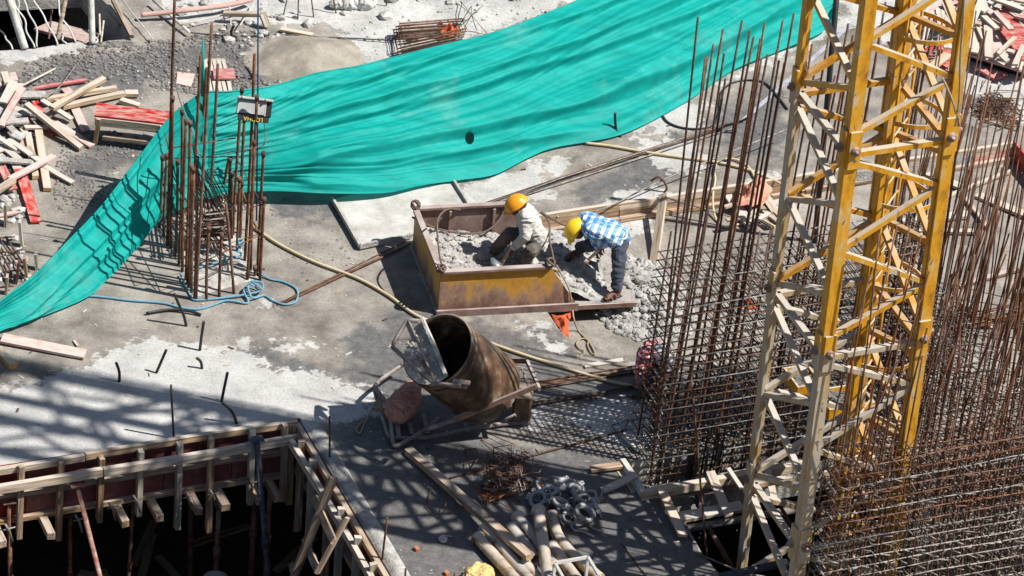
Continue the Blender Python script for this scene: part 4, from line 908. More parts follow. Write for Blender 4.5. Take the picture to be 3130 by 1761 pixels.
cage('rebar_cage', 'outermost dense reinforcement cage beyond the right side of the front cage', RO2, V, U, 2.6, .34, -.1, 1.9, 13, 1, .16, rb, lean=(.015, 0), r=.0098, rt=.0062, m_=rust)
# tall single bars between the mast and the frame's right side
for i in range(120):
    x = random.uniform(2650, 3150); y = random.uniform(900, 1420); p = G('S', x, y, -.2); h = random.uniform(1.6, 3.9) if i % 3 else random.uniform(3.0, 4.4)
    b = MB(); q = p+ZZ*h+Vector((jit(.22)+.16, jit(.15), 0)); b.tube([p, p.lerp(q, .5)+Vector((jit(.02), 0, 0)), q], .0098, 6)
    tag(b.build('standing_bar', rust if i % 4 else rust_dull), 'thin rusty bar standing among the forest of bars right of the mast', 'bar', 'bars standing right of the mast')
upbar('standing_bar', 'B3', 560, 1300, 447, 0, .014, rust, 'lone brown bar standing in front of the middle cage', zb=-.5)
# box formwork and timbers round the foot of the middle cage
def beamp(name, f, x1, y1, x2, y2, w_, t, z1, z2, m_, label, cat='beam', group=None): return plank(name, f, x1, y1, x2, y2, w_, t, z1, z2, m_, label, cat, group)
beamp('edge_timber', 'C6', 120, 325, 1110, 145, .08, .10, .0, .0, wood, 'long pale timber along the front foot of the middle cage')
beamp('edge_timber', 'C6', 125, 355, 750, 250, .07, .08, -.1, -.1, wood_brown, 'lower timber under the long pale timber at the cage foot')
beamp('edge_timber', 'C6', 5, 125, 130, 315, .06, .10, .0, .0, whitem, 'cement-white timber on the left side of the cage foot')
beamp('edge_timber', 'C6', -25, 180, 80, 330, .08, .1, -.09, -.09, wood_brown, 'brown timber outside the white one at the cage foot')
GL = 'boards laid round the shaft opening'
plank('shaft_board', 'C6', 235, 275, 375, 575, .10, .03, .12, .06, wood_orange, 'orange-brown board lying over the corner of the shaft opening', 'board', GL)
plank('shaft_board', 'C6', 540, 185, 655, 450, .10, .03, .12, .06, wood, 'orange-tipped board bridging timber and white plank over the shaft', 'board', GL)
plank('shaft_board', 'C6', 295, 475, 735, 395, .16, .04, .0, .0, wood_grey, 'wide white-grey plank across the shaft opening', 'board', GL)
plank('shaft_board', 'C6', -10, 250, 85, 205, .09, .03, .06, .1, wood_grey, 'short board sticking out left of the cage foot', 'board', GL)
plank('shaft_board', 'A7', 1650, 405, 1880, 375, .10, .03, .03, .05, wood_brown, 'brown board end lying left of the cage foot', 'board', GL)
plank('shaft_board', 'A7', 1735, 560, 1970, 455, .09, .03, .04, .1, wood_grey, 'grey board slanting up to the cage foot', 'board', GL)
plank('shaft_board', 'A7', 1890, 150, 2010, 265, .10, .03, .04, .04, wood_grey, 'small board beside the lower left of the cage', 'board', GL)
plank('shaft_board', 'C6', 650, 165, 730, 285, .05, .03, .14, .1, wood_grey, 'narrow stick beside the mast at the cage foot', 'board', GL)
plank('shaft_board', 'C6', 880, 120, 935, 380, .08, .03, .14, .05, wood, 'pale board upright behind the left brace of the mast', 'board', GL)
plank('shaft_board', 'C6', 300, 375, 740, 300, .08, .09, -.3, -.3, wood_brown, 'brown joist below the pale timber over the shaft', 'board', GL)
def pipe(name, f, x1, y1, x2, y2, r, z1, z2, m_, label, cat='pipe', group=None, flange=True):
    p = G(f, x1, y1, z1); q = G(f, x2, y2, z2); d = (q-p).normalized()
    b = MB(); n = 14; L_ = (q-p).length
    prof = [(r*.86, .05), (r*.86, 0), (r*1.16, 0), (r*1.16, .035), (r, .045), (r, L_-.045), (r*1.16, L_-.035), (r*1.16, L_), (r*.86, L_), (r*.86, L_-.05)] if flange else [(0, 0), (r, 0), (r, L_), (0, L_)]
    b.lathe(prof, n, p, d); return tag(b.build(name, m_), label, cat, group)
pipe('steel_tube', 'C6', 395, 530, 1050, 415, .045, -.08, -.08, wire_grey, 'grey steel tube across the shaft opening behind the mast leg', flange=False)
pipe('steel_tube', 'C6', 600, 825, 1010, 735, .045, .05, .05, bluepaint, 'blue steel tube crossing before the foot of the mast leg', flange=False)
pipe('steel_tube', 'C6', 540, 540, 690, 800, .03, -.2, -.9, steel_rust, 'brown prop sloping down inside the shaft opening', flange=False)
pipe('steel_tube', 'C6', 375, 495, 480, 690, .025, -.02, -.02, wire_grey, 'thin tube along the left rim of the shaft opening', flange=False)
pipe('steel_tube', 'C6', 440, 330, 480, 415, .03, -.1, -.3, bluepaint, 'short blue prop head under the joist', flange=False)
pipe('steel_tube', 'C6', 970, 400, 1080, 590, .022, .05, -.2, rust, 'rusty prop sloping behind the middle mast leg', flange=False)
bar3c = lambda f, a, c, r, m_, l: tag(bar3('loose_bar', G(f, *a), G(f, *c), r, m_), l, 'bar')
bar3c('C6', (450, 675, .02), (830, 840, .02), .01, wire_grey, 'thin bar laid across the corner of the shaft')
bar3c('C6', (0, 620, .015), (160, 830, .015), .008, rust_dull, 'thin dark bar lying on wet concrete left of the shaft')
bar3c('C1', (520, 1225, .3), (720, 1470, .25), .016, rust, 'rusty bar poking out low through the front cage')
bar3c('C1', (130, 1300, .3), (230, 1470, .2), .014, rust, 'short rusty bar poking out at the left of the front cage')
# ================================================================== SKIP TRAY
sk = thing('steel_skip', 'rusty yellow open-ended steel skip holding wet concrete and two workers', 'skip', loc=G('A4', 455, 1115))
SFL = G('A4', 455, 1118, .0); SFR = G('A4', 1470, 1062, .0); SBL = G('A4', 222, 650, .0)
e1 = (SFR-SFL).normalized(); e2 = (SBL-SFL); e2 = (e2-e1*e2.dot(e1)*.6).normalized(); ls = (SFR-SFL).length; ws = (SBL-SFL).length
SZ = .06; WH = .52; TG = .72
skp = mat('skip paint', [(.18, .10, .07), (.30, .185, .135), (.42, .235, .09), (.50, .26, .035), (.44, .21, .03)], stops=[.28, .42, .5, .58, .74], zgrad=(.12, .52, .36), scale=4.5, detail=10, stretch=(1, 1, .55), rough=.6, bump=.2, bscale=50, dust=((.36, .3, .27), .3), fine=.12)
skr = mat('skip rust', [(.13, .085, .07), (.21, .145, .125), (.28, .21, .185)], scale=5, detail=8, rough=.75, bump=.2, bscale=50, dust=((.4, .34, .32), .25), fine=.1)
S3 = lambda a, c, z: SFL+e1*a+e2*c+ZZ*z
b = MB(); b.hexa([S3(-.02, -.03, SZ-.05), S3(ls+TG, -.03, SZ-.05), S3(ls+TG, ws+.03, SZ-.05), S3(-.02, ws+.03, SZ-.05), S3(-.02, -.03, SZ), S3(ls+TG, -.03, SZ), S3(ls+TG, ws+.03, SZ), S3(-.02, ws+.03, SZ)]); b.build('floor_plate', mat('cement-dusted plate', [(.2, .17, .155), (.3, .275, .255), (.38, .36, .34)], scale=6, rough=.9, bump=.3, fine=.15), sk)
def swall(pts, n, nm='side_wall', m_=skp, t=.014): b = MB(); b.slab(pts, n, t); return b.build(nm, m_, sk)
cut = .33
fw1 = swall([S3(0, 0, SZ+.003), S3(ls, 0, SZ+.003), S3(ls-cut, 0, SZ+WH), S3(0, 0, SZ+WH)], -e2)
bw1 = swall([S3(0, ws, SZ+.003), S3(ls, ws, SZ+.003), S3(ls-cut, ws, SZ+WH), S3(0, ws, SZ+WH)], -e2, m_=skr)
ew1 = swall([S3(-.004, .016, SZ+.003), S3(-.004, ws-.016, SZ+.003), S3(-.004, ws-.016, SZ+WH-.003), S3(-.004, .016, SZ+WH-.003)], -e1, 'end_wall')
for p, q in ((S3(0, .0, SZ+WH+.02), S3(ls-cut, .0, SZ+WH+.02)), (S3(0, ws, SZ+WH+.02), S3(ls-cut, ws, SZ+WH+.02)), (S3(0, .045, SZ+WH+.018), S3(0, ws-.045, SZ+WH+.018))):
    b = MB(); b.beam(p, q, .075, .035); b.build('rim', skr, sk, bevel=.004)
b = MB(); b.beam(S3(-.03, -.045, SZ-.02), S3(ls+.02, -.045, SZ-.02), .03, .1); b.build('base_rail', skr, sk)
b = MB(); b.beam(S3(ls+.02, -.04, SZ-.035), S3(ls+TG, -.04, SZ-.035), .02, .06); b.build('tongue_edge', steel_rust, sk)
for a in (.42, .95): b = MB(); b.beam(S3(a, ws-.03, SZ+.01), S3(a, ws-.03, SZ+WH-.02), .04, .03, e1); b.build('stiffener', skr, sk)
b = MB(); b.beam(S3(ls-.3, .55, SZ+.22), S3(ls-.22, .06, SZ+.42), .06, .03); b.build('stay', steel_rust, sk)
# slings: eyes at corners and wire ropes
ropew = mat('wire rope', [(.10, .065, .05), (.18, .125, .1)], scale=60, rough=.7, bump=.5, bscale=150)
eyes = [S3(0, 0, SZ+WH+.04), S3(0, ws, SZ+WH+.04), S3(ls-cut-.02, 0, SZ+WH+.04)]
for q in eyes:
    b = MB()
    for k in range(3): g = Vector((jit(1), jit(1), jit(1))).normalized(); b.tube([q+ZZ*.03+(g.orthogonal().normalized()*math.cos(t*.628)+g.cross(g.orthogonal().normalized())*math.sin(t*.628))*.055 for t in range(10)], .013, 6, closed=True)
    b.build('lifting_eye', ropew, sk)
def wireY(name, f, pts, r, m_, label, cat, sm=7):          # pts: x, y pixel and depth along the skip (e2 metres from the front wall)
    b = MB(); b.tube(spline([onplane(f, x, y, S3(0, d, 0), e2) for x, y, d in pts], sm), r, 6); return tag(b.build(name, m_), label, cat)
wireY('sling', 'A4', [(265, 395, ws), (330, 430, ws*.95), (450, 480, ws*.9), (620, 512, ws*.85), (780, 510, ws*.85), (880, 450, ws*.9), (935, 370, ws*.95), (920, 320, ws), (870, 310, ws)], .012, ropew, 'wire sling looping across the back wall of the skip', 'sling')
wireY('sling', 'A4', [(495, 790, .05), (470, 690, .15), (455, 560, .3), (450, 440, .5), (480, 370, .7), (540, 335, .9), (630, 345, ws)], .012, ropew, 'wire sling arching up from the front corner of the skip', 'sling')
wireY('sling', 'A4', [(1315, 740, .05), (1300, 660, .2), (1280, 560, .4), (1280, 460, .7), (1260, 400, .9), (1215, 365, 1.1)], .012, ropew, 'wire sling rising behind the worker in grey', 'sling')
wireY('sling', 'A4', [(1220, 360, 1.25), (1320, 420, 1.3), (1420, 470, 1.35), (1500, 520, 1.4), (1560, 555, 1.45)], .014, ropew, 'thick wire rope running between the two workers', 'sling')
wireY('tail_rope', 'A4', [(1330, 750, -.03), (1385, 850, -.05), (1420, 920, -.07), (1440, 1000, -.08), (1450, 1080, -.09)], .010, ropem, 'pale rope hanging over the cut end of the skip wall', 'rope')
path3('tail_rope', 'A4', [(1450, 1082, .05), (1460, 1150, .0), (1490, 1230, RZ+.02), (1540, 1285, RZ+.02), (1580, 1330, RZ+.02), (1615, 1400, RZ+.02), (1590, 1400, RZ+.02), (1560, 1340, RZ+.02), (1570, 1300, RZ+.02), (1510, 1295, RZ+.02), (1478, 1330, RZ+.02), (1500, 1365, RZ+.02), (1535, 1390, RZ+.02), (1490, 1440, RZ+.02)], .010, ropem, 'pale rope end curled on the concrete below the skip', 'rope')
# wet concrete inside, over the tongue and spilt beside it
conc = mat('wet concrete lumps', [(.22, .215, .205), (.33, .32, .305), (.43, .42, .40)], scale=7, rough=.9, bump=.6, bscale=45, fine=.15, bdist=.02)
def heightfield(name, fn, a0, a1, c0, c1, na, nc, m_):
    b = MB(); vs = []; fs = []
    for j in range(nc+1):
        for i in range(na+1):
            a = a0+(a1-a0)*i/na; c = c0+(c1-c0)*j/nc; vs.append(S3(a, c, fn(a, c)))
    for j in range(nc):
        for i in range(na): fs.append((j*(na+1)+i, j*(na+1)+i+1, (j+1)*(na+1)+i+1, (j+1)*(na+1)+i))
    b.add(vs, fs, True); return b.build(name, m_)
def ch(a, c):
    base = .16+.09*math.cos(a*2.4+.3)*(c/ws)+.06*(c/ws)
    if a > ls-.2: base -= .16*(a-ls+.2)/.55*(1.2-c/ws*.6)
    n_ = noise.fractal(Vector((a*4, c*4, 6)), 1, 2, 5)
    return max(SZ+.004, SZ+base+.05*n_+.02*abs(noise.noise(Vector((a*17, c*17, 2)))))
o = heightfield('wet_concrete', ch, .02, ls+.45, .02, ws-.03, 90, 60, conc); tag(o, 'lumpy grey wet concrete filling the bottom of the skip', 'concrete')
b = MB()
for k in range(1300):
    a = random.uniform(.05, ls+.5); c = random.uniform(.05, ws-.06); r = .008+.035*random.random()**3
    if a > ls and random.random() < .4: continue
    rock(b, S3(a, c, ch(a, c)+r*.25), r)
stuff(b.build('concrete_crumbs', conc, None))
def dump(f, cx, cy, rx, ry, h, z0, nn, label, rmin=.010, rmax=.07):
    c = G(f, cx, cy, z0); t = thing('concrete_spill', label, 'concrete', loc=c); b = MB(); n = 40; vs = []; fs = []
    hh = lambda a, d: (lambda e: h*e*e*(3-2*e))(1-min(1, math.hypot(a, d)+.15*noise.noise(Vector((a*2, d*2, cx)))))
    for j in range(n+1):
        for i in range(n+1):
            a, d = 2*i/n-1, 2*j/n-1; e = hh(a, d); x, y = a*rx, d*ry
            q = c+U*x+V*y; q.z = z0+e+(.05*noise.fractal(Vector((x*8, y*8, 3)), 1, 2, 4)*min(1, e/h*4))-.015; vs.append(q)
    for j in range(n):
        for i in range(n): fs.append((j*(n+1)+i, j*(n+1)+i+1, (j+1)*(n+1)+i+1, (j+1)*(n+1)+i))
    b.add(vs, fs, True); b.build('mound', conc, t); b = MB()
    for k in range(nn):
        g = random.uniform(0, 6.28); q = random.random()**.5*1.02; a, d = q*math.cos(g), q*math.sin(g); r = rmin+(rmax-rmin)*random.random()**4
        p = c+U*a*rx+V*d*ry; p.z = z0+hh(a, d)+r*.15; rock(b, p, r, 1 if r > .04 else 0)
    stuff(b.build('lumps', conc, t))
dump('A4', 1930, 1000, .62, .95, .30, RZ, 1700, 'broken heap of grey concrete spilt over the end of the skip')
# mixing plate behind the skip
pl = thing('mixing_tray', 'cement-crusted steel sheet with raised edge lying behind the skip', 'tray', loc=G('S', 1180, 650))
q = [G('D', *p, .05) for p in ((838, 505), (905, 622), (1030, 590), (1200, 530), (1145, 462))]
b = MB(); b.slab([G('D', 836, 500, .04), G('D', 905, 618, .04), G('D', 1180, 555, .04), G('D', 1215, 520, .04), G('D', 1140, 462, .04), G('D', 980, 470, .04)], ZZ, .025)
b.build('sheet', mat('cement film', [(.30, .285, .25), (.42, .41, .385), (.52, .51, .49)], scale=2.5, rough=.7, bump=.25, bscale=40, fine=.08), pl)
for (x1, y1, x2, y2) in ((836, 500, 905, 620), (905, 620, 1035, 592), (1142, 458, 1185, 525)):
    b = MB(); b.beam(G('D', x1, y1, .06), G('D', x2, y2, .06), .03, .06); b.build('raised_edge', cementm, pl)
# long grey wires and bars across the slab
for i, (a, c, z) in enumerate((((670, 335), (1700, -5), .05), ((760, 330), (1730, -5), .05), ((800, 325), (1770, -8), .04), ((860, 310), (1810, 5), .03), ((700, 338), (1690, 20), .03))):
    b = MB(); p = G('A4', *a, z); q = G('A4', *c, z); q = q+(q-p)*.9; b.tube([p, p.lerp(q, .33)+Vector((0, .03*math.sin(i*2), .01)), p.lerp(q, .66), q], .008, 5)
    tag(b.build('long_wire', wire_grey if i % 2 else rust_dull), 'long grey tie wire stretched over the slab behind the workers', 'wire', 'wires stretched behind the workers')
path3('long_wire', 'B4', [(-10, 1010, .02), (180, 960, .06), (600, 750, .15), (1000, 580, .2), (1770, 270, .25)], .010, wire_grey, 'single grey wire rising from the timber upstand to the mast', 'wire')
# timber upstand at the far edge of the recess (side boards carry the step)
up = thing('recess_formwork', 'long timber upstand along the far edge of the sunken floor', 'formwork', loc=G('S', 1800, 641, RZ))
ra, rb_ = G('S', 1620, 668), G('S', 3098, 441); rd = (rb_-ra).normalized(); rn = rd.cross(ZZ); rn = rn if rn.y < 0 else -rn
ll_ = (rb_-ra).length; cutp = [0, 1.15, 2.3, 3.6, 5.0, ll_]
for a, c in zip(cutp[:-1], cutp[1:]):
    plank3('top_rail', ra+rd*(a+.004)+rn*.02+ZZ*.0, ra+rd*(c-.004)+rn*.02+ZZ*jit(.004), .05, .09, wood, parent=up)
    plank3('face_board', ra+rd*(a+.004)+rn*.035-ZZ*.095, ra+rd*(c-.004)+rn*.035-ZZ*.095, .02, .10, redply_dusty if a > 3 else wood_brown, parent=up)
    plank3('foot_rail', ra+rd*(a+.004)+rn*.075-ZZ*.165, ra+rd*(c-.004)+rn*.075-ZZ*.165, .06, .05, wood_brown, parent=up)
pc = G('S', 3098, 441); pe = G('S', 3260, 640); plank3('face_board', pc+ZZ*-.06, pe+ZZ*-.06, .03, .24, redply, parent=up)
plank3('upright_board', RY('B4', 665, 850, G('S', 2035, 610).y-.05), G('B4', 570, 1500, RZ+.01), .11, .03, wood, 'pale board leaning from the timber upstand down to the sunken floor', 'board', roll=.6)
beamp('edge_timber', 'A5', 1990, 645, 2330, 590, .07, .05, -.02, -.02, wood_grey, 'timber along the near edge of the sunken floor')
b = MB(); b.tube(spline([G('B4', 665, 835), RY('B4', 690, 800, G('B4', 665, 835).y), RY('B4', 660, 730, G('B4', 665, 835).y), RY('B4', 610, 700, G('B4', 665, 835).y), RY('B4', 550, 735, G('B4', 665, 835).y)], 5), .014, 6)
tag(b.build('bent_bar', rust), 'bent brown bar hook at the timber upstand', 'bar')
# hoses
path3('cream_hose', 'S', [(770, 690, .03), (850, 745, .03), (960, 800, .03), (1094, 851, .03), (1190, 905, .03), (1276, 966, .03), (1400, 1010, .03), (1475, 1040, .03), (1600, 1084, .03), (1726, 1124, .03), (1850, 1162, .03), (1957, 1185, .03), (2060, 1203, .05), (2180, 1225, .06), (2300, 1240, .06)], .019, hosem, 'long cream hose snaking past the bucket to the cage', 'hose', n=8)
path3('cream_hose', 'B4', [(-30, 398, .03), (200, 425, .03), (500, 478, .03), (800, 520, .03), (1150, 570, .03), (1400, 630, .03), (1550, 690, .03), (1700, 760, .04), (1800, 830, .04)], .018, hosem, 'cream hose along the slab edge behind the tall bars', 'hose', n=8)
path3('cream_hose', 'B4', [(1200, 540, .03), (1290, 540, .03), (1390, 590, .03), (1460, 680, .03), (1470, 760, .0), (1440, 830, .0), (1500, 960, RZ+.1), (1480, 1030, RZ+.05), (1560, 1090, RZ+.03), (1650, 1140, RZ+.03)], .016, hosem, 'cream hose loop dropping over the upstand beside the orange sheet', 'hose', n=8)
path3('cream_hose', 'B4', [(1130, 580, .03), (1110, 650, .03), (1120, 720, .03), (1100, 850, .0), (1100, 960, RZ+.1), (1130, 1080, RZ+.02), (1200, 1140, RZ+.02), (1320, 1120, RZ+.02), (1450, 1110, RZ+.02), (1620, 1150, RZ+.03)], .014, hosem, 'thin brownish hose coiled below the upstand', 'hose', n=8)
path3('black_cable', 'B1', [(255, 720, .02), (290, 770, .02), (370, 805, .02), (480, 815, .02), (580, 790, .02), (620, 700, .02), (625, 600, .02), (690, 530, .02), (800, 505, .02), (900, 520, .02), (970, 590, .02), (1050, 690, .02)], .013, black, 'black cable looped on the slab behind the tall bars', 'cable', n=7)
# ================================================================== CONCRETE BUCKET
AX = (-.49*RC+.515*UC-.70*FW).normalized()
BC = RY('A5', 1268, 900, G('A5', 1330, 1010).y); BC = G('A5', 1115, 830, .47)
mouth = onplane('A5', 690, 492, BC+AX*1.08, AX)
AX = (mouth-BC).normalized(); LB = (mouth-BC).length
bk = thing('concrete_bucket', 'large brown steel concrete bucket lying tilted on its tube sled', 'bucket', loc=G('A5', 1262, 1000))
bkm = mat('bucket steel', [(.018, .012, .009), (.05, .03, .019), (.11, .06, .034), (.19, .135, .09), (.36, .31, .25)], stops=[.3, .43, .53, .61, .70], scale=5, stretch=(1, 1, .6), detail=10, rough=.5, bump=.25, bscale=40, dust=((.3, .26, .22), .2), fine=.12, spec=.4)
b = MB(); RB = .43
bref = (UC-AX*UC.dot(AX)).normalized()
b.lathe([(.2, -.18), (.28, -.14), (.38, -.06), (.44, .0), (.447, LB*.12), (.445, LB*.16), (RB+.005, LB*.75), (RB, LB*.97), (RB+.012, LB), (RB-.012, LB), (RB-.018, LB*.95), (.44, LB*.15), (.1, 0), (0, 0)], 48, BC, AX, bref); b.build('drum', bkm, bk)
b = MB(); b.lathe([(RB-.005, LB*.86), (RB+.012, LB*.87), (RB+.012, LB*.9), (RB, LB*.91)], 48, BC, AX, bref); b.build('band', bkm, bk)
mc_ = BC+AX*LB
lid = [onplane('A5', x, y, mc_+AX*.015, AX) for x, y in ((560, 205), (480, 290), (415, 400), (392, 520), (400, 640), (440, 730), (510, 785), (600, 800), (690, 770), (775, 718), (720, 570), (650, 400), (600, 290))]
# fit the lid inside the rim
lid = [mc_+AX*.02+((p-mc_)-AX*(p-mc_).dot(AX))*min(1, (RB+.02)/max(.01, ((p-mc_)-AX*(p-mc_).dot(AX)).length)) for p in lid]
lidm = mat('cement-caked plate', [(.33, .31, .27), (.47, .45, .41), (.58, .57, .54)], scale=6, detail=8, rough=.95, bump=.6, bscale=30, fine=.15, bdist=.02)
b = MB(); b.slab(lid, AX, .03); b.build('half_lid', lidm, bk)
b = MB(); lcn = sum(lid, Vector())/len(lid)
for k in range(260):
    p = lcn.lerp(random.choice(lid), random.random()**.7*.93); p = p.lerp(random.choice(lid), .08); rock(b, p+AX*.004, .006+.03*random.random()**4)
stuff(b.build('caked_cement', lidm, bk))
b = MB(); q0, q1 = lid[-4], lid[0]; b.beam(lid[9]+AX*.03, lid[0]+AX*.03, .03, .05, AX); b.build('lid_flange', lidm, bk)
ho = mc_+AX*.12; steel_tube = mat('old tube', [(.10, .075, .065), (.19, .155, .14), (.30, .27, .25)], scale=8, rough=.6, bump=.2, dust=((.36, .33, .3), .2))
hp = [onplane('A5', x, y, ho, AX) for x, y in ((900, 812), (760, 800), (650, 782), (560, 710), (290, 470), (300, 430), (410, 245), (430, 230), (530, 238))]
b = MB(); b.tube(hp, .026, 8); hd_ = b.build('handle', steel_tube, bk)
b = MB(); b.tube([onplane('A5', x, y, ho+AX*.01, AX) for x, y in ((435, 240), (660, 770))], .016, 7); b.build('handle_bar', steel_tube, hd_)
for tri in (((340, 395), (435, 240), (495, 415)), ((430, 580), (575, 580), (640, 740))):
    b = MB(); b.slab([onplane('A5', x, y, ho+AX*.005, AX) for x, y in tri], AX, .01); b.build('gusset', steel_rust, hd_)
b = MB(); q = onplane('A5', 930, 815, ho-AX*.05, AX); b.lathe([(0, .05), (.03, .05), (.03, -.08)], 10, q, -FW); b.build('pivot', steel_rust, bk)
b = MB(); b.beam(onplane('A5', 830, 768, ho, AX), onplane('A5', 970, 785, ho, AX), .05, .03, AX); b.build('bracket', steel_rust, bk)
sled = lambda pts, r, nm: (lambda b: (b.tube(spline([G('A5', x, y, z) for x, y, z in pts], 4), r, 8), b.build(nm, steel_tube, bk)))(MB())
sled([(130, 820, .30), (160, 860, .28), (245, 985, .22), (275, 1140, .12), (295, 1320, .05), (330, 1340, .05), (390, 1310, .05), (560, 1212, .12)], .026, 'sled_tube')
b = MB(); b.tube([G('A5', 555, 1213, .12), RY('A5', 640, 1180, BC.y-.58), RY('A5', 850, 1108, BC.y-.56)], .026, 8); b.build('sled_tube', steel_tube, bk); print('rail z', RY('A5', 830, 1112, BC.y-.56).z, RY('A5', 1565, 812, BC.y-.42).z, BC)
sled([(125, 830, .28), (180, 1020, .1), (250, 1250, .04), (265, 1265, .04), (400, 1275, .04), (650, 1262, .04), (900, 1205, .04), (1100, 1170, .05), (1380, 1135, .05), (1510, 1135, .05)], .026, 'sled_tube')
sled([(130, 815, .28), (200, 745, .24), (390, 618, .2)], .024, 'sled_tube')
b = MB(); b.beam(RY('A5', 830, 1112, BC.y-.56), RY('A5', 1565, 812, BC.y-.42), .03, .065); b.build('side_rail', steel_rust, bk)
b = MB(); b.beam(RY('A5', 1480, 590, BC.y+.2), RY('A5', 1590, 840, BC.y-.42), .03, .05); b.build('side_rail', steel_rust, bk)
b = MB(); b.beam(RY('A5', 1260, 580, BC.y+.35), RY('A5', 1480, 590, BC.y+.2), .03, .06); b.build('side_rail', steel_rust, bk)
for (x1, y1, x2, y2) in ((330, 1150, 345, 1270), (440, 1140, 465, 1240), (560, 1060, 600, 1235), (920, 1080, 950, 1200), (620, 1170, 700, 1090)):
    b = MB(); b.beam(G('A5', x1, y1, .06), G('A5', x2, y2, .045), .05, .02); b.build('cross_bar', steel_tube, bk)
b = MB(); b.tube([G('A5', 1230, 1150, .04), G('A5', 1370, 1060, .2), G('A5', 1500, 1140, .04)], .025, 7); b.build('stand', steel_tube, bk)
b = MB(); b.tube([G('A5', 1410, 775, .42), G('A5', 1475, 762, .42)], .014, 6); b.tube([G('A5', 1375, 685, .45), G('A5', 1435, 660, .45), G('A5', 1470, 750, .42)], .014, 6); b.build('discharge_lever', steel_rust, bk)
b = MB(); q = G('A5', 1440, 930, .28); b.box(q, .22, .4, .36, Vector((1, 0, 0)), Vector((0, 1, 0)), ZZ); b.build('discharge_gate', bkm, bk, bevel=.03)
# rope and frayed tuft on the sled
b = MB(); b.tube(spline([G('A5', 140, 960, .15), G('A5', 90, 1050, .05), G('A5', 40, 1140, .02), G('A5', 0, 1230, .02), G('A5', -30, 1190, .02), G('A5', 30, 1120, .02)], 5), .012, 6)
for k in range(14): b.tube([G('A5', 180, 885, .27), G('A5', 170+jit(30), 960, .22), G('A5', 170+jit(55), 1040, .14)], .006, 4)
tag(b.build('sled_rope', ropem), 'frayed rope tied to the tube sled of the bucket', 'rope')
# sacks
def sack(name, f, pts, z, r, m_, label, sub=.012, wr=.02):
    b = MB(); P = [G(f, x, y, z_) for x, y, z_ in pts]
    for p, rr in zip(P, r): b.lathe([(0.001, -rr*.8)]+[(rr*math.cos(t), rr*.8*math.sin(t)) for t in (-1, -.6, -.2, .2, .6, 1)]+[(0.001, rr*.8)], 16, p, ZZ)
    for (p, q), (ra_, rb2) in zip(zip(P[:-1], P[1:]), zip(r[:-1], r[1:])): b.tube([p.lerp(q, t/4) for t in range(5)], [ra_+(rb2-ra_)*t/4 for t in range(5)], 14)
    o = voxel(b, name, m_, sub, smooth=4)
    c0 = P[0]
    ruffle(o, lambda p: wr*.8*noise.fractal(p*7, 1, 2, 3)-wr*1.1*max(0, 1-5*abs(noise.noise(Vector((math.atan2((p-c0).y, (p-c0).x)*3.2, (p-c0).z*6, (p-c0).length*2)))))-wr*.5*max(0, 1-6*abs(noise.noise(p*13))))
    return tag(o, label, 'sack')
pinksack = mat('faded pink sack', [(.42, .17, .12), (.50, .24, .18), (.40, .27, .22)], scale=5, rough=.85, bump=.5, bscale=35, bdist=.015, fine=.1)
sack('pink_sack', 'A5', [(245, 925, .33), (275, 960, .26), (335, 1040, .18), (385, 980, .20), (440, 890, .2), (480, 815, .2)], .0, [.02, .06, .155, .175, .15, .09], pinksack, 'plump faded pink sack leaning on the sled of the bucket')
sack('yellow_sack', 'A7', [(780, 1190, .05), (850, 1120, .06), (900, 1160, .05), (860, 1230, .05)], .0, [.09, .09, .11, .12], mat('yellow sack', [(.48, .36, .12), (.58, .47, .22)], scale=8, rough=.8, bump=.5, bscale=25, bdist=.02), 'crumpled yellow sack beside the pipes')
def rag(name, f, pts, z, m_, label, h=.08, cat='cloth', n=14):
    P = [G(f, x, y, z) for x, y in pts]; c = sum(P, Vector())/len(P); b = MB(); vs = [c+ZZ*h]; fs = []; k = len(P)*3
    ring_ = [P[i//3].lerp(P[(i//3+1) % len(P)], (i % 3)/3) for i in range(k)]
    for j in range(1, n+1):
        for i in range(k):
            p = c.lerp(ring_[i], j/n); p = p+(p-c)*.25*noise.noise(Vector((i*1.3, z, j*.05))); p.z = z+.012+h*(1-j/n)**2*.6+h*1.5*(1-abs(noise.noise(p*7))*2.2)*(1-.75*j/n)+h*.5*noise.noise(p*19)*(1-.5*j/n); p.z = max(p.z, z+.006); vs.append(p)
    for i in range(k): fs.append((0, 1+i, 1+(i+1) % k))
    for j in range(n-1):
        for i in range(k): fs.append((1+j*k+i, 1+(j+1)*k+i, 1+(j+1)*k+(i+1) % k, 1+j*k+(i+1) % k))
    b.add(vs, fs, True); o = b.build(name, m_); sm = o.modifiers.new('s', 'SOLIDIFY'); sm.thickness = .004; return tag(o, label, cat)
rag('orange_rag', 'A5', [(1685, 190), (1870, 170), (1850, 300), (1850, 385), (1820, 390), (1740, 280)], -.05, orange_cloth, 'crumpled orange cloth hanging from under the skip', .06)
rag('orange_sheet', 'B4', [(1300, 830), (1440, 770), (1480, 720), (1560, 750), (1620, 830), (1600, 900), (1530, 960), (1400, 980), (1290, 950)], -.05, pink_cloth, 'crumpled salmon sheet heaped at the upstand behind the tall bars', .14)
rag('orange_rag', 'A3', [(1530, 190), (1600, 200), (1660, 195), (1700, 230), (1720, 265), (1650, 290), (1580, 300)], .05, orange_cloth, 'orange plastic bag behind the stacked steel frames', .12)
rag('orange_rag', 'A8', [(1010, 520), (1080, 520), (1120, 590), (1060, 600)], RZ, orange_cloth, 'scrap of orange cloth behind the middle cage', .03)
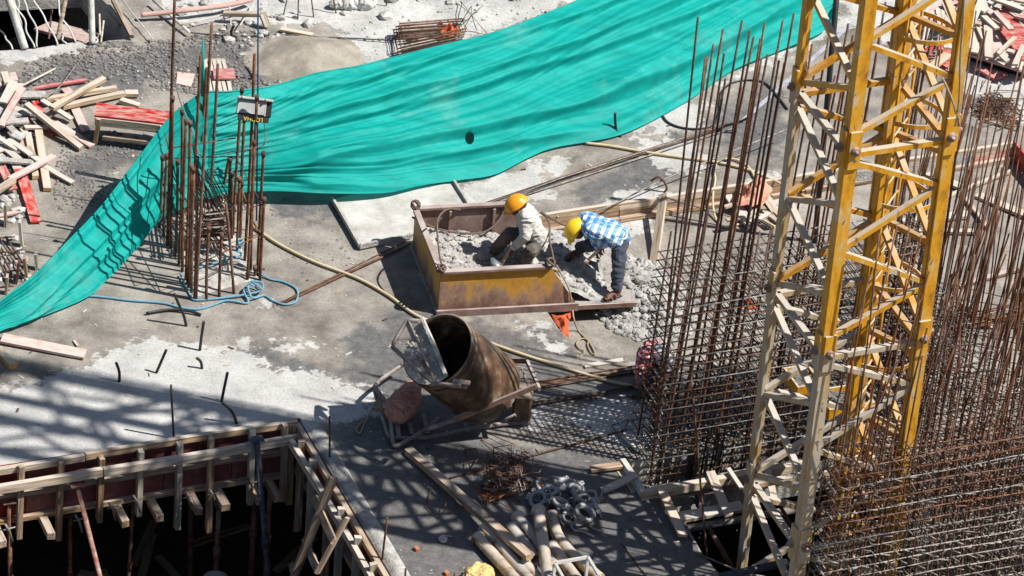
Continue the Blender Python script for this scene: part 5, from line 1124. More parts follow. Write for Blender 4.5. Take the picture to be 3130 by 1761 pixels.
# ================================================================== PEOPLE
def ball(b, p, r, sc=(1, 1, 1), ax=None, n=14):
    ax = ax or (Vector((1, 0, 0)), Vector((0, 1, 0)), ZZ); vs = []; fs = []; m_ = 9
    for j in range(m_+1):
        t = math.pi*(j/m_)-math.pi/2
        for i in range(n):
            g = 2*math.pi*i/n; vs.append(Vector(p)+(ax[0]*math.cos(g)*math.cos(t)*sc[0]+ax[1]*math.sin(g)*math.cos(t)*sc[1]+ax[2]*math.sin(t)*sc[2])*r)
    for j in range(m_):
        for i in range(n): fs.append((j*n+i, j*n+(i+1) % n, (j+1)*n+(i+1) % n, (j+1)*n+i))
    b.add(vs, fs, True)
def caps(b, p, q, r1, r2):
    p = Vector(p); q = Vector(q); b.tube([p.lerp(q, t/5) for t in range(6)], [r1+(r2-r1)*t/5 for t in range(6)], 12); ball(b, p, r1); ball(b, q, r2)
def plaid(name, ca, cb, cw, da, db, per):
    M = bpy.data.materials.new(name); M.use_nodes = True; n = M.node_tree.nodes; L = M.node_tree.links; p = n['Principled BSDF']; p.inputs['Roughness'].default_value = .85
    tc = n.new('ShaderNodeTexCoord')
    def stripe(d, ph):
        v = n.new('ShaderNodeVectorMath'); v.operation = 'DOT_PRODUCT'; L.new(tc.outputs['Object'], v.inputs[0]); v.inputs[1].default_value = d
        m1 = n.new('ShaderNodeMath'); m1.operation = 'MULTIPLY_ADD'; m1.inputs[1].default_value = 1/per; m1.inputs[2].default_value = ph; L.new(v.outputs['Value'], m1.inputs[0])
        f = n.new('ShaderNodeMath'); f.operation = 'FRACT'; L.new(m1.outputs[0], f.inputs[0])
        r = n.new('ShaderNodeValToRGB'); L.new(f.outputs[0], r.inputs[0]); e = r.color_ramp.elements
        r.color_ramp.interpolation = 'LINEAR'; e[0].position = 0; e[0].color = (0, 0, 0, 1); e[1].position = .42; e[1].color = (0, 0, 0, 1)
        for ps, c in ((.46, .9), (.64, .9), (.67, .45), (.71, .9), (.93, .9), (.98, 0)): q = e.new(ps); q.color = (c, c, c, 1)
        return r.outputs[0]
    s1, s2 = stripe(da, .1), stripe(db, .35)
    m1 = n.new('ShaderNodeMix'); m1.data_type = 'RGBA'; L.new(s1, m1.inputs[0]); m1.inputs[6].default_value = (*cw, 1); m1.inputs[7].default_value = (*ca, 1)
    m2 = n.new('ShaderNodeMix'); m2.data_type = 'RGBA'; m2.blend_type = 'MULTIPLY'; L.new(s2, m2.inputs[0]); L.new(m1.outputs[2], m2.inputs[6]); m2.inputs[7].default_value = (*cb, 1)
    L.new(m2.outputs[2], p.inputs['Base Color'])
    nz = n.new('ShaderNodeTexNoise'); nz.inputs['Scale'].default_value = 14; L.new(tc.outputs['Object'], nz.inputs[0]); bu = n.new('ShaderNodeBump'); bu.inputs['Strength'].default_value = .35; bu.inputs['Distance'].default_value = .03; L.new(nz.outputs[0], bu.inputs['Height']); L.new(bu.outputs[0], p.inputs['Normal'])
    return M
def hand(b, w_, dirn, palmn, curl=.9):         # palm, four curled fingers, thumb
    dirn = Vector(dirn).normalized(); palmn = (Vector(palmn)-dirn*Vector(palmn).dot(dirn)).normalized(); s = dirn.cross(palmn)
    c = w_+dirn*.045; ball(b, c, .045, (1, .75, .45), (dirn, s, palmn))
    for k, l in enumerate((.068, .078, .074, .058)):
        p = w_+dirn*.085+s*(.030-.02*k); q = p+(dirn*math.cos(curl*.5)+palmn*math.sin(curl*.5))*l*.5; e = q+(dirn*math.cos(curl*1.7)+palmn*math.sin(curl*1.7))*l*.5
        caps(b, p, q, .0095, .009); caps(b, q, e, .009, .0078)
    p = w_+dirn*.03+s*.038; q = p+(dirn*.6+s*.6+palmn*.3).normalized()*.035; caps(b, p, q, .0115, .010); caps(b, q, q+(dirn*.7+palmn*.7).normalized()*.03, .010, .0085)
def foot(b, a, d, r=.04):
    d = Vector((d.x, d.y, 0)).normalized(); s = ZZ.cross(d); h = a-ZZ*.045
    ball(b, h-d*.03, .042, (1, .85, .8), (d, s, ZZ)); caps(b, h-d*.02-ZZ*.01, h+d*.13-ZZ*.022, .036, .03)
    for k in range(5): caps(b, h+d*(.13-.012*abs(k-1))+s*(.032-.016*k)-ZZ*.026, h+d*(.185-.012*abs(k-1))+s*(.036-.018*k)-ZZ*.03, .012, .009)
def person(lab, J, shirt, trous, hat, hatlab, look, up, vox=.0075, sandal=None, sleeve=1.0, seed=0, bent=False):
    t = thing('person', lab, 'person', loc=(J['ankN']+J['ankF'])/2-ZZ*.07)
    b = MB(); hip = (J['hipN']+J['hipF'])/2; sh = (J['shN']+J['shF'])/2
    look = look.normalized(); side = up.cross(look).normalized(); up2 = look.cross(side).normalized(); hc = J['head']
    ball(b, hc, .1, (.95, .76, 1.12), (look, side, up2)); ball(b, hc+look*.03-up2*.06, .07, (.85, .75, .75), (look, side, up2))
    ball(b, hc+look*.1-up2*.015, .018, (1, .7, 1.2), (look, side, up2)); ball(b, hc+look*.088-up2*.058, .022, (.6, 1.2, .45), (look, side, up2))
    for s in (-1, 1):
        ball(b, hc+side*s*.076-up2*.01, .026, (.7, .4, 1.15), (look, side, up2)); ball(b, hc+look*.088+side*s*.033+up2*.012, .013, (.6, 1.2, .8), (look, side, up2))
    nb = sh+(hc-sh).normalized()*.05; caps(b, nb, hc-up2*.06-look*.02, .055, .05)
    for n_ in 'NF':
        caps(b, J['sh'+n_], J['elb'+n_], .05, .04); caps(b, J['elb'+n_], J['wr'+n_], .039, .027)
        caps(b, J['hip'+n_], J['kn'+n_], .075, .05); caps(b, J['kn'+n_], J['ank'+n_], .048, .034); caps(b, J['sh'+n_], J['hip'+n_], .085, .09)
        hand(b, J['wr'+n_], J.get('hd'+n_, J['wr'+n_]-J['elb'+n_]), J.get('pn'+n_, Vector((0, 0, -1))))
        foot(b, J['ank'+n_], J.get('ft', look))
    caps(b, J['shN'], J['shF'], .065, .065); caps(b, J['hipN'], J['hipF'], .09, .09); caps(b, sh, hip, .1, .1)
    voxel(b, 'body', skinm, vox, t, 3)
    # shirt
    b = MB()
    for n_ in 'NF':
        caps(b, J['sh'+n_], J['elb'+n_], .075, .062); e = J['elb'+n_].lerp(J['wr'+n_], sleeve)
        if sleeve > .1: caps(b, J['elb'+n_], e, .06, .045)
        caps(b, J['sh'+n_], J['hip'+n_].lerp(J['sh'+n_], .04), .105, .132)
    caps(b, J['shN'], J['shF'], .085, .085); caps(b, sh, hip, .13, .138); caps(b, J['hipN'], J['hipF'], .13, .13) if bent else None; caps(b, sh, nb, .08, .062)
    o = voxel(b, 'shirt', shirt, vox*1.1, t, 4); wr = .012
    ruffle(o, lambda p: wr*noise.fractal(p*11+Vector((seed, 0, 0)), 1, 2, 3)+.009*(1-3*abs(noise.noise(Vector((p.x*9, p.y*9, p.z*22+seed))))))
    # trousers
    b = MB()
    for n_ in 'NF':
        caps(b, J['hip'+n_], J['kn'+n_], .105, .08); caps(b, J['kn'+n_], J['ank'+n_].lerp(J['kn'+n_], .10), .078, .066)
    caps(b, J['hipN'], J['hipF'], .118, .118); caps(b, hip, hip.lerp(sh, .06), .118, .11)
    o = voxel(b, 'trousers', trous, vox*1.1, t, 4)
    ruffle(o, lambda p: .010*noise.fractal(p*10+Vector((0, seed, 0)), 1, 2, 3)+.008*(1-3*abs(noise.noise(Vector((p.x*8, p.y*8, p.z*20+seed))))))
    # hair under the helmet
    b = MB(); ball(b, hc+up2*.02-look*.02, .101, (.98, .82, .95), (look, side, up2)); b.build('hair', black, t)
    if sandal:
        for n_ in 'NF':
            a = J['ank'+n_]-ZZ*.098; d = J.get('ft', look); d = Vector((d.x, d.y, 0)).normalized(); s = ZZ.cross(d); b = MB()
            b.slab([a+d*x+s*y for x, y in ((-.075, -.03), (-.06, -.042), (.1, -.05), (.17, -.048), (.21, -.015), (.205, .02), (.15, .047), (.05, .042), (-.06, .04))], ZZ, .022); b.build('sandal', black, t)
            for xx in (.04, .10): b = MB(); b.tube([a+d*xx+s*(.052*math.cos(g))+ZZ*(.062*math.sin(g)*(1 if xx < .08 else .75)) for g in [math.pi*k/8 for k in range(9)]], .012, 6); b.build('sandal_strap', mat('sandal strap', [(.16, .07, .05), (.22, .1, .075)], rough=.7), t)
    # helmet
    h = thing('hard_hat', hatlab, 'helmet', loc=hc+up2*.03); HU = (up2*.93-look*.0+look*.18).normalized(); HL = (look-HU*look.dot(HU)).normalized(); HS = HU.cross(HL); b = MB(); vs = []; fs = []; n, m2 = 32, 12; c = hc+up2*.035
    for j in range(m2+1):
        tt = (math.pi/2)*(j/m2)
        for i in range(n):
            g = 2*math.pi*i/n; r = .122; x, y, z = math.cos(g)*math.cos(tt)*1.18, math.sin(g)*math.cos(tt)*.98, math.sin(tt)*1.0
            rib = 1+.05*max(0, 1-abs(y)/.13)*(math.sin(tt)**.6)+.03*max(0, 1-abs(abs(y)-.42)/.09)*math.sin(tt)
            fl = 1+(.10 if j == 0 else 0)
            vs.append(c+(HL*x*fl+HS*y*fl+HU*z)*r*rib)
    for j in range(m2):
        for i in range(n): fs.append((j*n+i, j*n+(i+1) % n, (j+1)*n+(i+1) % n, (j+1)*n+i))
    b.add(vs, fs, True); s_ = b.build('shell', hat, h); sm = s_.modifiers.new('s', 'SOLIDIFY'); sm.thickness = .004
    b = MB(); k = 14; pk = [c+(HL*math.cos(g)*1.2+HS*math.sin(g)*1.0)*.125-HU*.004 for g in [-1.1+2.2*i/k for i in range(k+1)]]
    pk2 = [c+(HL*(math.cos(g)*1.2+.36*max(0, math.cos(g*1.42)))+HS*math.sin(g)*1.02)*.127-HU*.014 for g in [-1.1+2.2*i/k for i in range(k+1)]]
    b.add(pk+pk2, [(i, i+1, k+2+i, k+1+i) for i in range(k)], True); s_ = b.build('peak', hat, h); sm = s_.modifiers.new('s', 'SOLIDIFY'); sm.thickness = .005
    return t
YN = lambda f, x, y, z: G(f, x, y, z).y
# --- worker in the checked shirt, bent double
yn, yf = YN('C3', 1600, 1290, SZ+.0), YN('C3', 1110, 790, .2)
P3 = lambda x, y, Y: RY('C3', x, y, Y)
yh = yn+.30
J = dict(ankN=P3(1612, 1240, yn), knN=P3(1640, 930, yn+.10), hipN=P3(1655, 640, yh), ankF=P3(1180, 765, yf), knF=P3(1360, 690, yf-.22), hipF=P3(1590, 560, yh+.2),
         shN=P3(1330, 540, yh+.02), shF=P3(1275, 420, yh+.34), elbN=P3(1400, 690, yh-.03), wrN=P3(1470, 700, yh-.05), elbF=P3(1330, 700, yh+.22), wrF=P3(1420, 740, yh+.05), head=P3(1165, 540, yh+.16))
J['ankN'].z = SZ+.115; J['ankF'].z += .04
tdir = ((J['shN']+J['shF'])/2-(J['hipN']+J['hipF'])/2).normalized()
J['ft'] = Vector((-.75, -.65, 0)); J['hdN'] = Vector((-.4, -.1, -.9)); J['hdF'] = Vector((-.3, -.1, -.9))
blue_pl = plaid('blue check', (.10, .30, .55), (.16, .40, .68), (.72, .74, .76), tdir, Vector((.1, -.75, .66)), .088)
navy = mat('navy jeans', [(.028, .035, .055), (.05, .06, .085), (.085, .09, .11)], scale=8, rough=.9, bump=.3, bscale=60)
hat_yellow = mat('yellow helmet', [(.72, .46, .01), (.80, .54, .02)], rough=.35, scale=6, bump=0, spec=.5); hat_orange = mat('orange helmet', [(.72, .26, .01), (.80, .32, .015)], rough=.35, scale=6, bump=0, spec=.5); hat_white = mat('white helmet', [(.72, .72, .72), (.8, .8, .8)], rough=.35, bump=0, spec=.5)
person('person in blue checked shirt and jeans bent double shovelling concrete', J, blue_pl, navy, hat_yellow, 'yellow hard hat worn above the blue checked shirt', Vector((-.55, -.1, -.85)), Vector((-.78, -.25, .52)), sandal=True, seed=1, bent=False)
# --- worker in the grey shirt, crouching
yn, yf = YN('C3', 560, 960, .22), YN('C3', 200, 810, .2); yh = (yn+yf)/2-.02
J = dict(ankN=P3(560, 915, yn), knN=P3(640, 770, yn-.12), hipN=P3(735, 650, yh-.02), ankF=P3(215, 780, yf), knF=P3(400, 575, yf-.12), hipF=P3(650, 600, yh+.18),
         shN=P3(585, 400, yh-.16), shF=P3(590, 330, yh+.2), elbN=P3(580, 600, yh-.26), wrN=P3(455, 725, yh-.22), elbF=P3(520, 560, yh+.12), wrF=P3(480, 700, yh-.05), head=P3(490, 268, yh+.03))
J['ft'] = Vector((-.95, -.2, 0)); J['hdN'] = Vector((-.5, -.1, -.7)); J['hdF'] = Vector((-.5, -.2, -.7))
grey_sh = mat('pale grey shirt', [(.40, .385, .36), (.50, .485, .455), (.56, .545, .52)], scale=6, rough=.9, bump=.4, bscale=30, bdist=.02)
brown_tr = mat('brown trousers', [(.075, .066, .057), (.115, .102, .088), (.15, .135, .118)], scale=8, rough=.9, bump=.3, bscale=50)
gp = person('person in pale grey shirt and brown trousers crouching with a shovel in the skip', J, grey_sh, brown_tr, hat_orange, 'orange hard hat worn above the pale grey shirt', Vector((-.9, -.15, -.42)), Vector((-.35, .0, .93)), seed=5)
# faded print on the back of the grey shirt
bk_n = Vector((.78, -.32, .54)).normalized(); hh_ = ZZ.cross(bk_n).normalized()
# shovels
def shovel(f, pts, Y1, Y2, label, blade):
    t = thing('shovel', label, 'shovel', loc=RY(f, *pts[1], Y2)); p = RY(f, *pts[0], Y1); q = RY(f, *pts[1], Y2); b = MB(); b.tube([p, p.lerp(q, .5), q], [.018, .02, .019], 8); b.build('handle', wood, t)
    b = MB(); b.tube([p.lerp(q, .93), q+(q-p).normalized()*.06], .026, 8); b.build('socket', steel_rust, t)
    Q = [RY(f, x, y, Y) for x, y, Y in blade]; n_ = (Q[1]-Q[0]).cross(Q[2]-Q[0]).normalized(); b = MB(); k = len(Q); c = sum(Q, Vector())/k-n_*.02
    b.add(Q+[c]+[p_-n_*.004 for p_ in Q], [(i, (i+1) % k, k) for i in range(k)], True); s_ = b.build('blade', mat('shovel blade', [(.16, .18, .19), (.26, .29, .30)], rough=.45, metal=.4, scale=8), t); m_ = s_.modifiers.new('s', 'SOLIDIFY'); m_.thickness = .004
y2 = yn+.30
yb = YN('C3', 1600, 1290, SZ)+.30
shovel('C3', [(1545, 640), (1270, 890)], yb-.06, yb-.08, 'wooden-handled shovel swung by the worker in the checked shirt', [(1270, 850, yb+.0), (1330, 880, yb-.05), (1400, 900, yb-.02), (1420, 1015, yb-.1), (1340, 965, yb-.13), (1290, 920, yb-.1)])
shovel('C3', [(450, 690), (290, 950)], yh-.2, yh-.30, 'wooden-handled shovel held by the worker in grey', [(290, 900, yh-.28), (330, 960, yh-.36), (280, 1000, yh-.4), (190, 920, yh-.34), (180, 850, yh-.25), (230, 840, yh-.2)])
# --- worker squatting behind the cage
P8 = lambda x, y, Y: RY('A8', x, y, Y); y0 = YN('A8', 370, 1200, 0)
J = dict(ankN=P8(330, 1215, y0-.08), ankF=P8(420, 1170, y0+.15), knN=P8(400, 1080, y0-.15), knF=P8(480, 1040, y0+.15), hipN=P8(300, 1110, y0+.0), hipF=P8(340, 1085, y0+.22),
         shN=P8(300, 925, y0-.1), shF=P8(370, 885, y0+.24), elbN=P8(252, 1050, y0-.22), wrN=P8(285, 1165, y0-.22), elbF=P8(440, 1080, y0-.1), wrF=P8(360, 1150, y0-.25), head=P8(425, 945, y0-.04))
J['ft'] = Vector((.9, -.3, 0))
td = ((J['shN']+J['shF'])/2-(J['hipN']+J['hipF'])/2).normalized()
red_pl = plaid('red check', (.42, .06, .08), (.55, .1, .14), (.66, .5, .5), td, Vector((.7, -.5, .2)), .055)
person('person in red checked shirt squatting behind the rebar cage tying steel', J, red_pl, navy, hat_white, 'white hard hat worn behind the rebar cage', Vector((.55, -.6, -.55)), Vector((.35, -.35, .87)), sleeve=.0, seed=9)
# ================================================================== LOOSE TIMBER, LEFT HEAP
MK = dict(r=redply, p=redply_dusty, w=wood, g=wood_grey, b=wood_brown, o=wood_orange, c=cementm, d=redply_dark)
LAB = dict(r=('bright red board in the timber heap left of the green net', 'red boards in the left heap'), p=('dusty pink-red board in the timber heap left of the green net', 'pink-red boards in the left heap'),
           w=('pale raw timber in the heap left of the green net', 'raw timbers in the left heap'), g=('weathered grey board in the heap left of the green net', 'grey boards in the left heap'),
           b=('brown timber in the heap left of the green net', 'brown timbers in the left heap'), o=('orange-brown timber in the heap left of the green net', 'orange timbers in the left heap'), c=('cement-crusted board in the heap left of the green net', 'cement-crusted boards in the left heap'))
LH = [(250, 655, 640, 590, 28, .03, .04, 'r'), (340, 735, 860, 650, 40, .08, .06, 'w'), (380, 800, 770, 580, 46, .16, .12, 'w'), (460, 790, 920, 690, 46, .06, .04, 'w'), (310, 740, 530, 880, 42, .14, .05, 'g'), (195, 770, 600, 1095, 46, .18, .02, 'w'), (400, 905, 680, 1080, 62, .10, .01, 'p'), (555, 800, 635, 970, 66, .01, .01, 'p'), (255, 750, 400, 1000, 50, .08, .02, 'r'),
      (5, 930, 165, 650, 52, .22, .24, 'p'), (20, 760, 100, 600, 60, .18, .2, 'g'), (80, 770, 150, 620, 56, .16, .18, 'g'), (150, 700, 340, 700, 84, .1, .08, 'c'), (-40, 640, 120, 575, 40, .1, .1, 'p'), (75, 1320, 400, 1150, 52, .14, .12, 'p'), (325, 1225, 540, 1350, 42, .06, .02, 'g'), (60, 1030, 290, 1190, 48, .12, .1, 'g'),
      (205, 990, 262, 1310, 46, .06, .01, 'o'), (285, 970, 350, 1400, 56, .05, .01, 'o'), (0, 900, 210, 890, 62, .14, .1, 'c'), (180, 940, 360, 940, 40, .06, .04, 'g'), (145, 1250, 265, 1640, 76, .05, .02, 'r'), (10, 1230, 100, 1400, 62, .12, .06, 'r'), (95, 985, 175, 1020, 80, .16, .14, 'c'), (-40, 1180, 250, 1200, 56, .1, .08, 'c'), (-20, 1010, 130, 1105, 46, .16, .1, 'g'),
      (925, 690, 1020, 690, 56, .03, .03, 'w'), (890, 740, 1030, 785, 52, .05, .02, 'w'), (480, 655, 555, 730, 64, .02, .02, 'p'), (710, 645, 870, 690, 40, .02, .03, 'p'), (-20, 850, 240, 830, 70, .08, .06, 'c'), (90, 540, 110, 600, 50, .1, .1, 'p'), (30, 540, 60, 620, 55, .12, .12, 'w'), (-30, 700, 200, 740, 60, .04, .04, 'c'), (100, 800, 330, 870, 60, .03, .02, 'g'), (-30, 1130, 180, 1240, 60, .03, .02, 'c'), (-30, 800, 90, 880, 70, .12, .12, 'c'),
      (-40, 1420, 100, 1330, 50, .2, .15, 'b'), (-40, 1600, 150, 1560, 34, .06, .06, 'p'), (330, 880, 520, 720, 36, .02, .02, 'b'), (180, 860, 290, 980, 44, .02, .02, 'd')]
for (x1, y1, x2, y2, w_, z1, z2, k) in LH:
    lb, gp_ = LAB.get(k, LAB['p']); plank('loose_board' if k not in 'wbo' else 'loose_timber', 'A1', x1, y1, x2, y2, w_*.4141/260*1.05, .05 if k in 'wbo' else .025, z1+.004, z2+.004, MK[k], lb, 'board', gp_, roll=jit(.08))
for k in range(20):
    x = random.uniform(-60, 230); y = random.uniform(620, 1280); a = random.choice((.3, 2.4, 2.8, 1.2, .9))+jit(.3); l = random.uniform(110, 260); kk = random.choice('gcgcpbw')
    lb, gp_ = LAB[kk]; plank('loose_board' if kk not in 'wbo' else 'loose_timber', 'A1', x, y, x+l*math.cos(a), y+l*.6*math.sin(a), random.uniform(.06, .11), .025, .01+.004*k, .02+.005*k, MK[kk], lb, 'board', gp_, roll=jit(.1))
scatter('rubble', poly('A1', [(-60, 560), (150, 560), (300, 700), (280, 900), (200, 1250), (-60, 1300)]), 500, .012, .05, gravel_dark)
tt = thing('red_bench', 'long red-topped plywood form standing like a bench by the net', 'bench', loc=G('A1', 970, 950))
t0, t1, t2, t3 = [G('A1', x, y, .42) for x, y in ((712, 757), (1300, 828), (1275, 918), (696, 850))]
b = MB(); b.slab([t3, t2, t1, t0], ZZ, .025); b.build('top', redply, tt)
bx = (t2-t3).normalized()
plank3('front_rail', t3+bx*.01-ZZ*.085+V*.0, t2-bx*.01-ZZ*.085, .04, .11, wood_grey, parent=tt); plank3('back_rail', t0+bx*.01-ZZ*.085, t1-bx*.01-ZZ*.085, .04, .11, wood_brown, parent=tt); plank3('foot_rail', t3+bx*.12-ZZ*.30, t2-bx*.01-ZZ*.30, .05, .05, wood_brown, parent=tt)
for p in (t3+bx*.06, t2-bx*.12, t0+bx*.06, t1-bx*.12): plank3('leg', p-ZZ*.03, p-ZZ*.418-bx*.04, .08, .05, wood_brown, parent=tt)
b = MB(); b.slab([G('A1', x, y, .03) for x, y in ((1300, 615), (1410, 640), (1440, 545), (1310, 528))], ZZ, .02); tag(b.build('square_board', redply_dusty), 'small square pink board lying on gravel behind the column', 'board')
b = MB(); b.slab([G('A1', x, y, .16) for x, y in ((1580, 580), (1740, 580), (1725, 505), (1570, 505))], ZZ, .02); tag(b.build('square_board', redply), 'small square red board lying on the pallet', 'board')
pa = thing('pallet', 'slatted wooden pallet on the ground behind the net post', 'pallet', loc=G('A1', 1610, 570))
for k in range(5): plank('slat', 'A1', 1512+34*k, 445, 1560+36*k, 690, .045, .02, .1, .1, wood_grey, parent=pa)
for y in (460, 560, 650): plank('bearer', 'A1', 1515+(y-460)*.2, y, 1660+(y-460)*.2, y-4, .06, .07, .02, .02, wood_brown, parent=pa)
# boards at the lower left
plank('loose_board', 'A2', 15, 1290, 630, 1410, .17, .03, .03, .02, redply_dusty, 'wide red-and-white board with a broken end below the net corner', 'board')
plank('loose_timber', 'A2', -20, 1370, 100, 1500, .09, .07, .0, .0, wood_orange, 'thick orange-brown timber below the broken red board', 'timber')
plank('splinter', 'A2', 545, 1305, 575, 1345, .03, .01, .01, .02, redply_dusty, 'small red splinter above the broken board', 'splinter')
# small broken trench with bars at far left
rr_ = thing('trench_rebar', 'broken grid of bars in the rubble trench left of the net', 'rebar', loc=G('A2', 80, 800))
for (x1, y1, x2, y2) in ((0, 560, 190, 860), (40, 540, 215, 800), (0, 640, 110, 860), (-10, 700, 70, 900)): bar3('bar', G('A2', x1, y1, .05), G('A2', x2, y2, .04), .012, rust_dull, rr_)
for (x1, y1, x2, y2) in ((0, 550, 110, 540), (0, 660, 170, 635), (20, 800, 200, 780), (0, 915, 100, 905)): bar3('bar', G('A2', x1, y1, .08), G('A2', x2, y2, .07), .010, rust, rr_)
for (x, y, h, m_) in ((165, 610, .35, wood_grey), (120, 880, .3, redply_dark), (45, 960, .25, wood_brown), (200, 850, .3, wood_brown), (275, 780, .22, wood_grey), (40, 460, .3, wood_brown)):
    p = G('A2', x, y); plank3('stub_board', p-ZZ*.02, p+ZZ*h+Vector((jit(.04), 0, 0)), .08, .03, m_, 'short board standing on end in the rubble trench', 'board', 'board stubs in the rubble trench')
scatter('rubble', poly('A2', [(0, 130), (120, 200), (170, 480), (230, 820), (120, 1000), (-60, 1010), (-60, 200)]), 160, .02, .09, gravel_pale, True)
# ================================================================== LOOSE TIMBER, RIGHT HEAP
dk = thing('red_platform', 'large red form panels lying tilted under the right timber heap', 'form panel', loc=G('B5', 1500, 500))
for pts, z, m_ in ((((1060, 580), (1760, 800), (2100, 600), (1500, 280)), .16, redply_dusty), (((1330, 150), (1720, 660), (1960, 560), (1560, 90)), .26, redply), (((1420, 880), (1560, 820), (1180, 720), (1200, 745)), .04, redply), (((620, 560), (900, 760), (960, 520), (720, 470)), .06, redply)):
    b = MB(); b.slab([G('B5', x, y, z+.02*i) for i, (x, y) in enumerate(pts)], ZZ, .03); b.build('panel', m_, dk)
plank3('shadow_strip', G('B5', 1058, 590, .05), G('B5', 1760, 815, .05), .06, .16, black, parent=dk)  # black strip standing in for the shadow under the panel edge
LR = dict(g=('weathered board on the timber heap behind the crane mast', 'grey boards in the right heap'), w=('pale raw board on the timber heap behind the crane mast', 'raw boards in the right heap'), p=('dusty red board on the timber heap behind the crane mast', 'red boards in the right heap'), o=('orange-brown board on the timber heap behind the crane mast', 'orange boards in the right heap'))
RH = [(1270, -10, 1140, 310, 70, .5, .42, 'g'), (1210, 220, 1310, 440, 80, .3, .28, 'w'), (1340, 290, 1350, 640, 90, .34, .25, 'w'), (1130, 330, 1130, 540, 80, .28, .22, 'g'), (1290, 180, 1440, 320, 70, .4, .35, 'g'), (1200, 330, 1190, 590, 110, .25, .2, 'w'), (1640, 415, 1450, 600, 45, .36, .3, 'w'), (1739, 500, 1640, 720, 60, .34, .3, 'w'), (1260, 60, 1560, 270, 75, .4, .36, 'p'), (1100, 320, 1110, 560, 60, .24, .2, 'w'),
      (800, 110, 830, 340, 80, .25, .2, 'w'), (870, 30, 960, 240, 90, .3, .22, 'g'), (860, 150, 950, 330, 60, .24, .2, 'g'), (500, 260, 900, 30, 110, .2, .24, 'p'), (720, 740, 900, 600, 100, .1, .14, 'o'), (360, 380, 520, 740, 100, .1, .06, 'g'), (480, 250, 640, 60, 60, .15, .2, 'w'), (880, 460, 900, 540, 90, .2, .2, 'w'),
      (1380, -20, 1739, 110, 90, .4, .36, 'g'), (1560, 30, 1739, 200, 120, .3, .3, 'g'), (1420, 130, 1600, 330, 60, .42, .38, 'p'), (1550, 560, 1630, 580, 60, .3, .3, 'g'), (1680, 700, 1739, 780, 110, .24, .22, 'w'), (1500, -40, 1900, 40, 100, .3, .3, 'w'), (1600, 120, 1900, 330, 90, .3, .3, 'p'), (1160, 40, 1150, 130, 110, .3, .3, 'o'), (1000, 20, 900, 120, 70, .2, .25, 'p'), (1270, 470, 1390, 490, 90, .24, .24, 'w'), (1470, 600, 1560, 680, 60, .26, .24, 'g'), (1320, 130, 1200, 40, 80, .44, .46, 'g')]
for (x1, y1, x2, y2, w_, z1, z2, k) in RH:
    lb, gp_ = LR[k]; plank('loose_board', 'B5', x1, y1, x2, y2, w_*.276/240*1.05, .03, z1+.01, z2+.01, MK[k], lb, 'board', gp_, roll=jit(.15))
for k in range(26):
    x = random.uniform(1050, 1800); y = random.uniform(-260, 260); a = random.choice((.9, 1.2, 2.2, .4, 2.7))+jit(.25); l = random.uniform(90, 240); kk = random.choice('ggwwp')
    lb, gp_ = LR[kk]; plank('loose_board', 'B5', x, y, x+l*math.cos(a), y+l*.6*math.sin(a), random.uniform(.05, .11), .03, .2+.006*k, .22+jit(.05)+.006*k, MK[kk], lb, 'board', gp_, roll=jit(.15))
tr = thing('lattice_girder', 'pale steel lattice girder lying by the red panels behind the mast', 'girder', loc=G('B5', 640, 600))
for dx in (0, 120): bar3('chord', G('B5', 560+dx*1.6, 700, .1), G('B5', 690+dx, 300, .16), .012, whitem, tr)
for k in range(14): t_ = k/13; bar3('web', G('B5', 560+130*t_, 700-400*t_, .11), G('B5', 752+60*t_, 690-400*t_+jit(30), .13), .006, wire_grey, tr)
plank('white_angle', 'B5', 560, 690, 700, 210, .07, .03, .1, .2, whitem, 'white angle iron lying beside the lattice girder', 'angle iron')
# rusty link scraps and bar ends behind the right bars
sg = 'bent links scattered on the slab right of the mast'
def stirrup_mesh(a, c, r, key):
    b = MB(); rr = .015; pts = []
    for (sx, sy) in ((1, 1), (-1, 1), (-1, -1), (1, -1)):
        pts += [Vector((sx*a/2, sy*(c/2-rr), 0)), Vector((sx*(a/2-rr), sy*c/2, 0))] if sx*sy < 0 else [Vector((sx*(a/2-rr), sy*c/2, 0)), Vector((sx*a/2, sy*(c/2-rr), 0))]
    # order as a loop with a hooked end
    P = [Vector((a/2-.05, c/2-.045, .012)), Vector((a/2, c/2, .006)), Vector((-a/2, c/2, 0)), Vector((-a/2, -c/2, 0)), Vector((a/2, -c/2, 0)), Vector((a/2, c/2, 0)), Vector((a/2-.045, c/2-.05, .0))]
    b.tube(P, r, 5, smooth=False); return b
def place_links(nn, f, cx, cy, sx, sy, h, label, cat, group, dims, mats, r=.006, flat=.5, z0=0.0):
    protos = []
    for k, (a, c) in enumerate(dims):
        o = stirrup_mesh(a, c, r, k).build('link', mats[k % len(mats)]); protos.append(o)
    for k in range(nn):
        o = protos[k] if k < len(protos) else protos[k % len(protos)].copy()
        if k >= len(protos): COL.objects.link(o)
        o.name = 'steel_link'
        g = random.gauss(0, .45); g2 = random.gauss(0, .45); p = G(f, cx+g*sx, cy+g2*sy, z0); o.location = p+ZZ*(.015+h*random.random()*math.exp(-(g*g+g2*g2)*1.2))
        o.rotation_euler = (jit(flat), jit(flat), random.uniform(0, 6.28)); tag(o, label, cat, group)
place_links(44, 'A7', 1060, 470, 200, 150, .16, 'rusty rectangular link in the tangled pile left of the pipe clamps', 'steel link', 'links in the tangled pile', [(.30, .2), (.34, .22), (.26, .2), (.4, .16)], [rust, steel_rust, wire_grey, rust], flat=.45)
